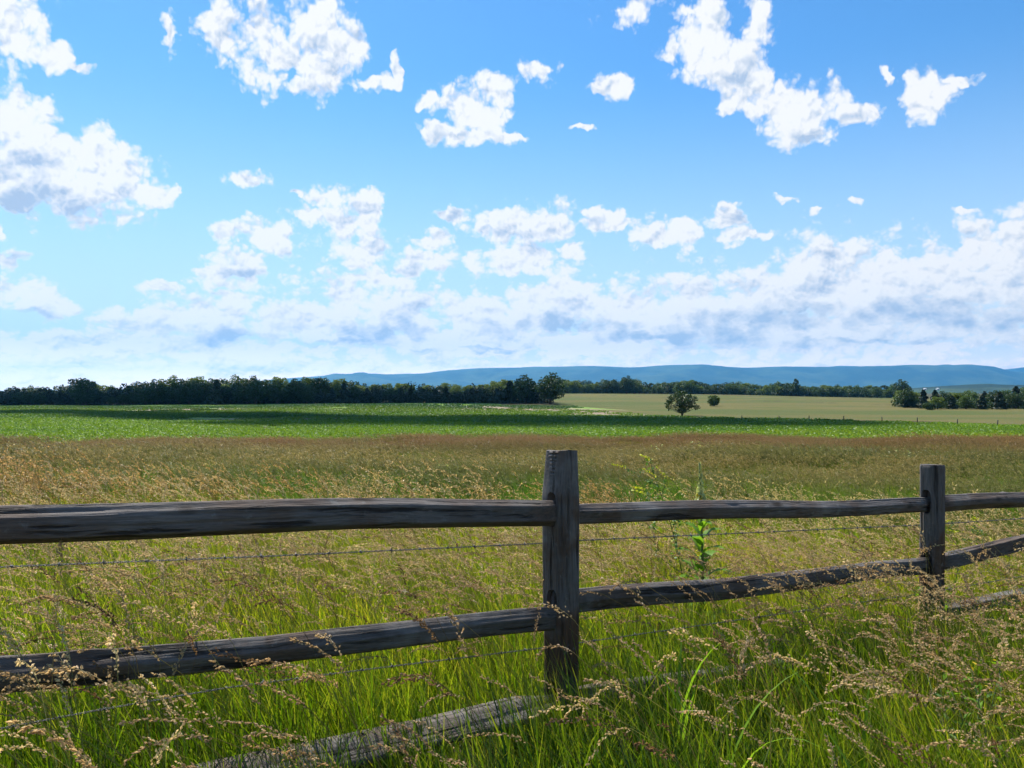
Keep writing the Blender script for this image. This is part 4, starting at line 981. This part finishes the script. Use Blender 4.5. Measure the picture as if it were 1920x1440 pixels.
f = np.clip(0.5+patch(x, y, 1.1, 5.0)*1.4, 0, 1); tint = lin((0.70, 0.58, 0.50), (1.08, 1.04, 0.92), np.clip(f+0.25*gr.normal(size=n)+0.35*np.clip(beyond(x, y), 0, 1), 0, 1))
od = gr.random(n); tint[od < 0.07] *= np.array([0.42, 0.34, 0.30]); tint[od > 0.86] *= np.array([1.22, 1.20, 1.12])
od = gr.random(n); hs = gr.uniform(0.74, 1.14, n)*np.where(beyond(x, y) > 0, 0.86, np.where(x < 0.1, 0.99, 0.93))
scatter('seeding_grass', np.stack([x, y, H(x, y)-0.01], -1), gr.normal(0, 0.45, n), hs, gr.integers(0, 13, n), tint, LIB_S, 'straw coloured nodding grass heads along the fence', real=True)
# meadow from just behind the fence out to the crop
def meadow_tint(x, y, head):
    f = np.clip(0.5+patch(x, y, 0.25, 2.0)*2.0, 0, 1); g2 = np.clip(0.5+patch(x*0.5, y, 0.10, 6.0)*3.0, 0, 1)
    dd = np.hypot(x, y)+2.5*patch(x, y, 0.2, 8.0)
    if head:
        near_, tan_, red_ = lin((0.95, 0.92, 0.70), (1.08, 1.02, 0.80), f), lin((0.95, 0.62, 0.32), (0.98, 0.92, 0.58), f), lin((0.60, 0.42, 0.29), (0.56, 0.47, 0.30), g2)
        grn_ = lin((0.36, 0.46, 0.20), (0.68, 0.64, 0.36), g2)
    else:
        near_, tan_, red_ = lin((1.3, 1.2, 0.8), (1.85, 1.50, 0.9), f), lin((1.30, 1.22, 0.70), (1.45, 1.40, 0.75), f), lin((1.05, 0.80, 0.95), (0.90, 0.92, 0.95), g2)
        grn_ = lin((0.50, 0.86, 0.75), (1.05, 1.15, 0.8), g2)
    w1 = np.clip((dd-7.5)/2.0, 0, 1)[:, None]; w2 = np.clip((dd-11.0)/4, 0, 1)[:, None]; w3 = np.clip((dd-42)/18, 0, 1)[:, None]
    t_ = near_*(1-w1)+tan_*w1; t_ = t_*(1-w2)+grn_*w2; return t_*(1-w3)+red_*w3
for (dn, ds, y0, y1, lib, nt, ns, sc, nm, lab) in ((4.2, 1.0, 7.0, 24, LIB_M, 6, 6, 1.0, 'meadow_grass', 'tall meadow grass behind the fence'), (0.75, 0.8, 22.5, 84, LIB_F, 4, 5, 1.0, 'far_meadow_grass', 'brown flowering meadow grass out to the green field')):
    for head in (0, 1):
        x, y = wedge(ds if head else dn, y0, y1, 0.07); ok = y < crop_edge_y(x)-0.2; x, y = x[ok], y[ok]; n = len(x)
        if head: ix = nt+gr.integers(0, ns, n)
        else: ix = gr.integers(0, nt, n)
        scatter(nm if not head else nm.replace('grass', 'seed_heads'), np.stack([x, y, H(x, y)-0.02], -1), gr.normal(0, 0.5, n), gr.uniform(0.75, 1.2, n)*sc*(0.9 if not head else 0.95)*np.clip(1+0.9*patch(x*0.6, y, 0.16, 31.0), 0.6, 1.45), ix, meadow_tint(x, y, head), lib, lab if not head else lab.replace('grass', 'grass heads'))

# ---------------------------------------------------------------- young crop beyond the meadow
CROP_M = leaf_mat('crop_leaf', (0.055, 0.145, 0.016), (0.120, 0.240, 0.030), 0.42, tint=True)
def crop_clump(seed, n, rad, hgt, leaf):
    r = np.random.default_rng(seed); a = r.uniform(0, 6.283, n); q = rad*np.sqrt(r.random(n))
    row = np.round(q*np.sin(a)/0.76)*0.76+r.normal(0, 0.10, n)
    Pn = np.stack([q*np.cos(a), row, r.uniform(0.15, 1.0, n)*hgt], -1); V, F = leaf_quads(Pn, np.tile([[0, 0, 1.0]], (n, 1)), leaf, r)
    return mesh_np('crop', V, F, CROP_M)
LIB_C = clump_lib('crop_clump', [crop_clump(200+k, 260, 1.7, 0.42, 0.10) for k in range(4)]+[crop_clump(210+k, 200, 3.4, 0.42, 0.19) for k in range(3)])
soil_g = [(ground_hit(a, b_), c_, d_) for a, b_, c_, d_ in SOIL]
for y0, y1, dn, lo_, hi_, nm, lab in ((45, 150, 0.34, 0, 4, 'crop_plants', 'bright green young crop in rows beyond the meadow'), (145, 330, 0.085, 4, 7, 'far_crop_plants', 'green crop rows running up to the dark wood')):
    x, y = wedge(dn, y0, y1, 0.04); fy = np.interp(x, far_arr[:, 0], far_arr[:, 1]); ok = (y > crop_edge_y(x)+0.8) & (y < fy-3)
    bare = np.min([np.hypot((x-g_[0])/a_, (y-g_[1])/b_) for g_, a_, b_ in soil_g], axis=0)+fbm(x*0.05, y*0.05, 4.0, 3)*1.2
    ok &= (bare > 1.0) | (gr.random(len(x)) < 0.25); x, y = x[ok], y[ok]; n = len(x)
    f = np.clip(0.5+patch(x*0.5, y, 0.02, 12.0)*2.4, 0, 1); yel = np.clip(1-(y-crop_edge_y(x)-3)/28, 0, 1)*np.clip(0.85+patch(x*0.4, y, 0.03, 15.0)*2, 0, 1)
    tint = lin((0.50, 0.66, 1.2), (1.55, 1.22, 0.8), np.clip(f+0.5*patch(x*0.3, y, 0.06, 21.0), 0, 1))*(1-0.30*np.clip((y-150)/120, 0, 1))[:, None]; tint = tint*(1-yel[:, None])+np.array([[2.35, 1.50, 0.7]])*yel[:, None]
    o = scatter(nm, np.stack([x, y, H(x, y)+0.03], -1), np.full(n, 0.5), gr.uniform(0.8, 1.15, n), gr.integers(lo_, hi_, n), tint, LIB_C, lab); o['category'] = 'crop'

# ---------------------------------------------------------------- single plants
G_LEAF = leaf_mat('herb_leaf', (0.070, 0.150, 0.030), (0.115, 0.210, 0.045), 0.40)
G_STEM = leaf_mat('herb_stem', (0.10, 0.16, 0.045), (0.16, 0.20, 0.07), 0.20)
G_BRIGHT = leaf_mat('broad_blade', (0.130, 0.270, 0.018), (0.200, 0.360, 0.030), 0.55)
G_YEL = leaf_mat('yellow_petal', (0.72, 0.48, 0.015), (0.82, 0.62, 0.04), 0.35, tcol=(1.0, 0.95, 0.5))
G_PALE = leaf_mat('pale_bud', (0.40, 0.46, 0.18), (0.55, 0.58, 0.28), 0.35)
G_LIME = leaf_mat('lime_flower', (0.42, 0.48, 0.03), (0.60, 0.60, 0.06), 0.45)
pr_ = np.random.default_rng(9)
def leaf_mesh(L, Wd, m, droop=0.5, fold=0.25, seg=7, seed=0):
    r = np.random.default_rng(seed); t = np.linspace(0, 1, seg); w = Wd/2*np.sin(np.pi*np.clip(t, 0.02, 1)**0.75)**0.9; w[-1] = 0.001
    a = 0.9-droop*t*2.0; xx = np.concatenate([[0], np.cumsum(np.cos(a[:-1]))])*L/(seg-1); zz = np.concatenate([[0], np.cumsum(np.sin(a[:-1]))])*L/(seg-1)
    mid = np.stack([xx, 0*t, zz], -1); wav = 0.012*np.sin(t*14+r.uniform(0, 6))*Wd/0.06*0.3
    lft = mid+np.stack([0*t, w, fold*w+wav], -1); rgt = mid+np.stack([0*t, -w, fold*w-wav], -1)
    V = np.concatenate([lft, mid, rgt]); i = np.arange(seg-1)
    b = MB(); b.add(V, np.concatenate([np.stack([i, i+1, i+1+seg, i+seg], -1), np.stack([i+seg, i+1+seg, i+1+2*seg, i+2*seg], -1)]))
    return b.mesh('leaf', m, True)
def put(o, loc, rot=(0, 0, 0), sc=1.0): o.location = loc; o.rotation_euler = rot; o.scale = (sc, sc, sc); return o
# mullein behind the middle bay
def mullein(px, dist, top_py, lab):
    x = at(px, dist); z0 = float(H(x, dist)); hh = EYE+(HOR-top_py)/FPX*dist-z0
    t = empty('mullein', (x, dist, z0)); tag(t, lab, 'plant')
    b = MB(); zz = np.linspace(0, hh, 14); b.add(*tube(np.stack([0.012*np.sin(zz*3), 0*zz, zz], -1), np.linspace(0.013, 0.005, 14), 8)); obj('stem', b.mesh('stem', G_STEM, True), t)
    lm = [leaf_mesh(0.30, 0.11, G_BRIGHT, 0.75, 0.2, seed=k) for k in range(3)]
    for k in range(26):
        u = k/26; z = 0.04+u*hh*0.70; put(obj('leaf', lm[k % 3], t), (0, 0, z), (0, -0.15*u, k*2.4), 1.15-0.60*u)
    b = MB(); V, F = leaf_quads(np.stack([0.024*np.cos(pr_.uniform(0, 6.28, 160)), 0.024*np.sin(pr_.uniform(0, 6.28, 160)), hh*pr_.uniform(0.80, 1.0, 160)], -1), pr_.normal(size=(160, 3)), 0.016, pr_); taper_ = np.clip((hh*1.01-V[:, 2])/(hh*0.2), 0.25, 1); V[:, :2] *= taper_[:, None]; b.add(V, F); spk = obj('flower_spike', b.mesh('flower_spike', G_PALE), t)
    bm_ = MB()
    for k in range(5): a = k*1.2566; c = np.array([math.cos(a), math.sin(a), 0.25])*0.008; u = np.array([-math.sin(a), math.cos(a), 0])*0.0075; q = np.array([0, 0, 0.0]); bm_.add([q, c*0.9+u, c*2.0, c*0.9-u], [[0, 1, 2, 3]])
    fm = bm_.mesh('flower', G_YEL)
    for k in range(11):
        a = k*2.4+0.5; z = hh*(0.785+0.065*pr_.random()); put(obj('flower', fm, spk), (0.020*math.cos(a), 0.020*math.sin(a), z), (0, 1.25, a), 1.25)
    return t
mullein(1313, 5.3, 868, 'mullein spike with yellow flowers standing behind the rails')
def clover(px, dist, top_py, lab, lean=-0.20):
    x = at(px, dist); z0 = float(H(x, dist)); hh = EYE+(HOR-top_py)/FPX*dist-z0
    t = empty('sweet_clover', (x, dist, z0)); tag(t, lab, 'plant')
    zz = np.linspace(0, hh*0.95, 12); mid = np.stack([lean*(zz/hh)**2*1.2, 0*zz, zz], -1); b = MB(); b.add(*tube(mid, np.linspace(0.006, 0.002, 12), 6)); tips = []
    fo = MB()
    for k in range(11):
        u = 0.35+0.06*k; c = np.array([np.interp(u*hh, zz, mid[:, j]) for j in range(3)]); a = k*2.4; L = 0.30*(1.1-u*0.6)
        e = c+np.array([math.cos(a)*L*0.8-0.10, math.sin(a)*L*0.8, L*0.75]); b.add(*tube([c, (c+e)/2+np.array([0, 0, -0.01]), e], [0.003, 0.002, 0.001], 5)); tips.append((c, e))
        for q in range(10): p = c+(e-c)*pr_.uniform(0.1, 0.9)+pr_.normal(0, 0.015, 3); V, F = leaf_quads(p[None]+pr_.normal(0, 0.010, (3, 3)), np.tile([[0, 0, 1.0]], (3, 1)), 0.011, pr_); fo.add(V, F)
    obj('stem', b.mesh('stem', G_STEM, True), t); obj('foliage', fo.mesh('foliage', G_LEAF), t)
    for c, e in tips+[(mid[-2], mid[-1])]:
        d = e-c; d /= np.linalg.norm(d); d = d+np.array([-0.9, 0, -0.25]); d /= np.linalg.norm(d); n = 26; u = pr_.random(n); fb = MB()
        V, F = leaf_quads(e-d*0.02+d*0.11*u[:, None]+pr_.normal(0, 0.006, (n, 3))*(1.1-u[:, None]), pr_.normal(size=(n, 3)), 0.0075, pr_); fb.add(V, F); obj('flower_cluster', fb.mesh('flower_cluster', G_LIME), t)
    return t
clover(1290, 5.5, 872, 'yellow sweet clover with arching sprays just left of the mullein', -0.22)
clover(1850, 7.6, 985, 'low yellow flowered clover between the rails right of the far post', -0.1)
# broad bright blades of coarse grass in the foreground
def broad_grass(px, py, dist, hh, nb, lab, seed):
    r = np.random.default_rng(seed); x = at(px, dist); z0 = float(H(x, dist)); t = empty('broad_grass', (x, dist, z0)); tag(t, lab, 'grass', 'coarse broad leaved grass')
    for k in range(nb):
        b = MB(); L = hh*r.uniform(0.7, 1.15); wd = 0.013*r.uniform(0.8, 1.5); a = r.uniform(0, 6.28); s_ = 12; u = np.linspace(0, 1, s_); ang = 0.10+r.uniform(0.3, 1.9)*u**2.2
        hx = np.concatenate([[0], np.cumsum(np.sin(ang[:-1]))])*L/(s_-1); hz = np.concatenate([[0], np.cumsum(np.cos(ang[:-1]))])*L/(s_-1)
        w = wd*np.minimum(1, 0.5+u*3)*np.clip((1-u)*2.6, 0.03, 1)/2; mid = np.stack([hx, 0*u, hz], -1); e = np.stack([0*u, w, 0.35*w], -1); e2 = np.stack([0*u, -w, 0.35*w], -1)
        i = np.arange(s_-1); b.add(np.concatenate([mid+e, mid, mid+e2]), np.concatenate([np.stack([i, i+1, i+1+s_, i+s_], -1), np.stack([i+s_, i+1+s_, i+1+2*s_, i+2*s_], -1)]))
        put(obj('blade', b.mesh('blade', G_BRIGHT, True), t), (r.normal(0, 0.012), r.normal(0, 0.012), 0), (0, 0, a))
for k, (px, d, hh, nb, lab) in enumerate(((1660, 2.3, 0.62, 6, 'bright broad grass blades bent over at the bottom right'), (1790, 2.05, 0.50, 5, 'bright broad grass blades near the bottom right corner'), (1345, 2.7, 0.75, 4, 'upright bright grass blades right of the nearest post'), (1275, 3.1, 0.80, 3, 'thin upright bright blades close right of the nearest post'), (1600, 2.9, 0.78, 4, 'bright arching blades in the middle of the right hand grass'), (930, 2.25, 0.50, 4, 'bright broad blades below the nearest post'), (610, 2.6, 0.55, 4, 'bright blades between bottom and middle rail on the left'))):
    broad_grass(px, 0, d, hh, nb, lab, 300+k)
# leafy weeds
def weed(x, y, hh, nl, leafL, m, lab, flowers=0, seed=0, fm_=None):
    r = np.random.default_rng(seed); z0 = float(H(x, y)); t = empty('leafy_weed', (x, y, z0), r.uniform(0, 6)); tag(t, lab, 'plant')
    b = MB(); tops = []
    for k in range(4):
        a = k*1.7+r.uniform(0, 1); e = np.array([math.cos(a)*hh*0.28, math.sin(a)*hh*0.28, hh*r.uniform(0.8, 1.0)]); b.add(*tube([[0, 0, 0], e*0.5+[0, 0, 0.04*hh], e], [0.004, 0.003, 0.0015], 5)); tops.append(e)
    obj('stem', b.mesh('stem', G_STEM, True), t); lm = [leaf_mesh(leafL, leafL*0.36, m, 0.6, 0.2, 5, seed+k) for k in range(2)]
    for k in range(nl):
        e = tops[k % 4]; u = r.uniform(0.25, 1.0); put(obj('leaf', lm[k % 2], t), tuple(e*u+np.array([0, 0, 0.1*hh*u*(1-u)])), (r.normal(0, 0.3), r.normal(0, 0.3), r.uniform(0, 6.28)), r.uniform(0.7, 1.2))
    if flowers:
        fb = MB(); V, F = leaf_quads(np.array([tops[k % 4]+r.normal(0, 0.02, 3) for k in range(flowers)]), np.tile([[0, -0.5, 1.0]], (flowers, 1)), 0.012, r); fb.add(V, F); obj('flowers', fb.mesh('flowers', fm_ or G_YEL), t)
weed(at(1752, 4.85), 4.85, 0.75, 34, 0.07, G_BRIGHT, 'leafy green weed growing against the foot of the far post', 0, 401)
weed(at(1885, 2.9), 2.9, 0.72, 60, 0.05, G_BRIGHT, 'leafy weed with small yellow flowers at the right edge', 7, 402)
weed(at(1810, 3.1), 3.1, 0.62, 50, 0.05, G_LEAF, 'leafy weed just left of the yellow flowered weed at the right edge', 4, 403)
for k, (px, py, hh, lab) in enumerate(((1305, 846, 1.3, 'pale leafy weed standing out of the meadow above the mullein'), (1232, 850, 1.2, 'small weed in the meadow just right of the nearest post top'), (1582, 862, 1.2, 'whitish weed tuft in the meadow left of the far post'), (1690, 866, 1.2, 'weed in the meadow close left of the far post top'), (838, 900, 1.0, 'leafy weed in the meadow above the left top rail'))):
    g = ground_hit(px, py+24); weed(g[0], g[1], hh, 22, 0.16, G_PALE, lab, 10, 410+k, G_PALE)
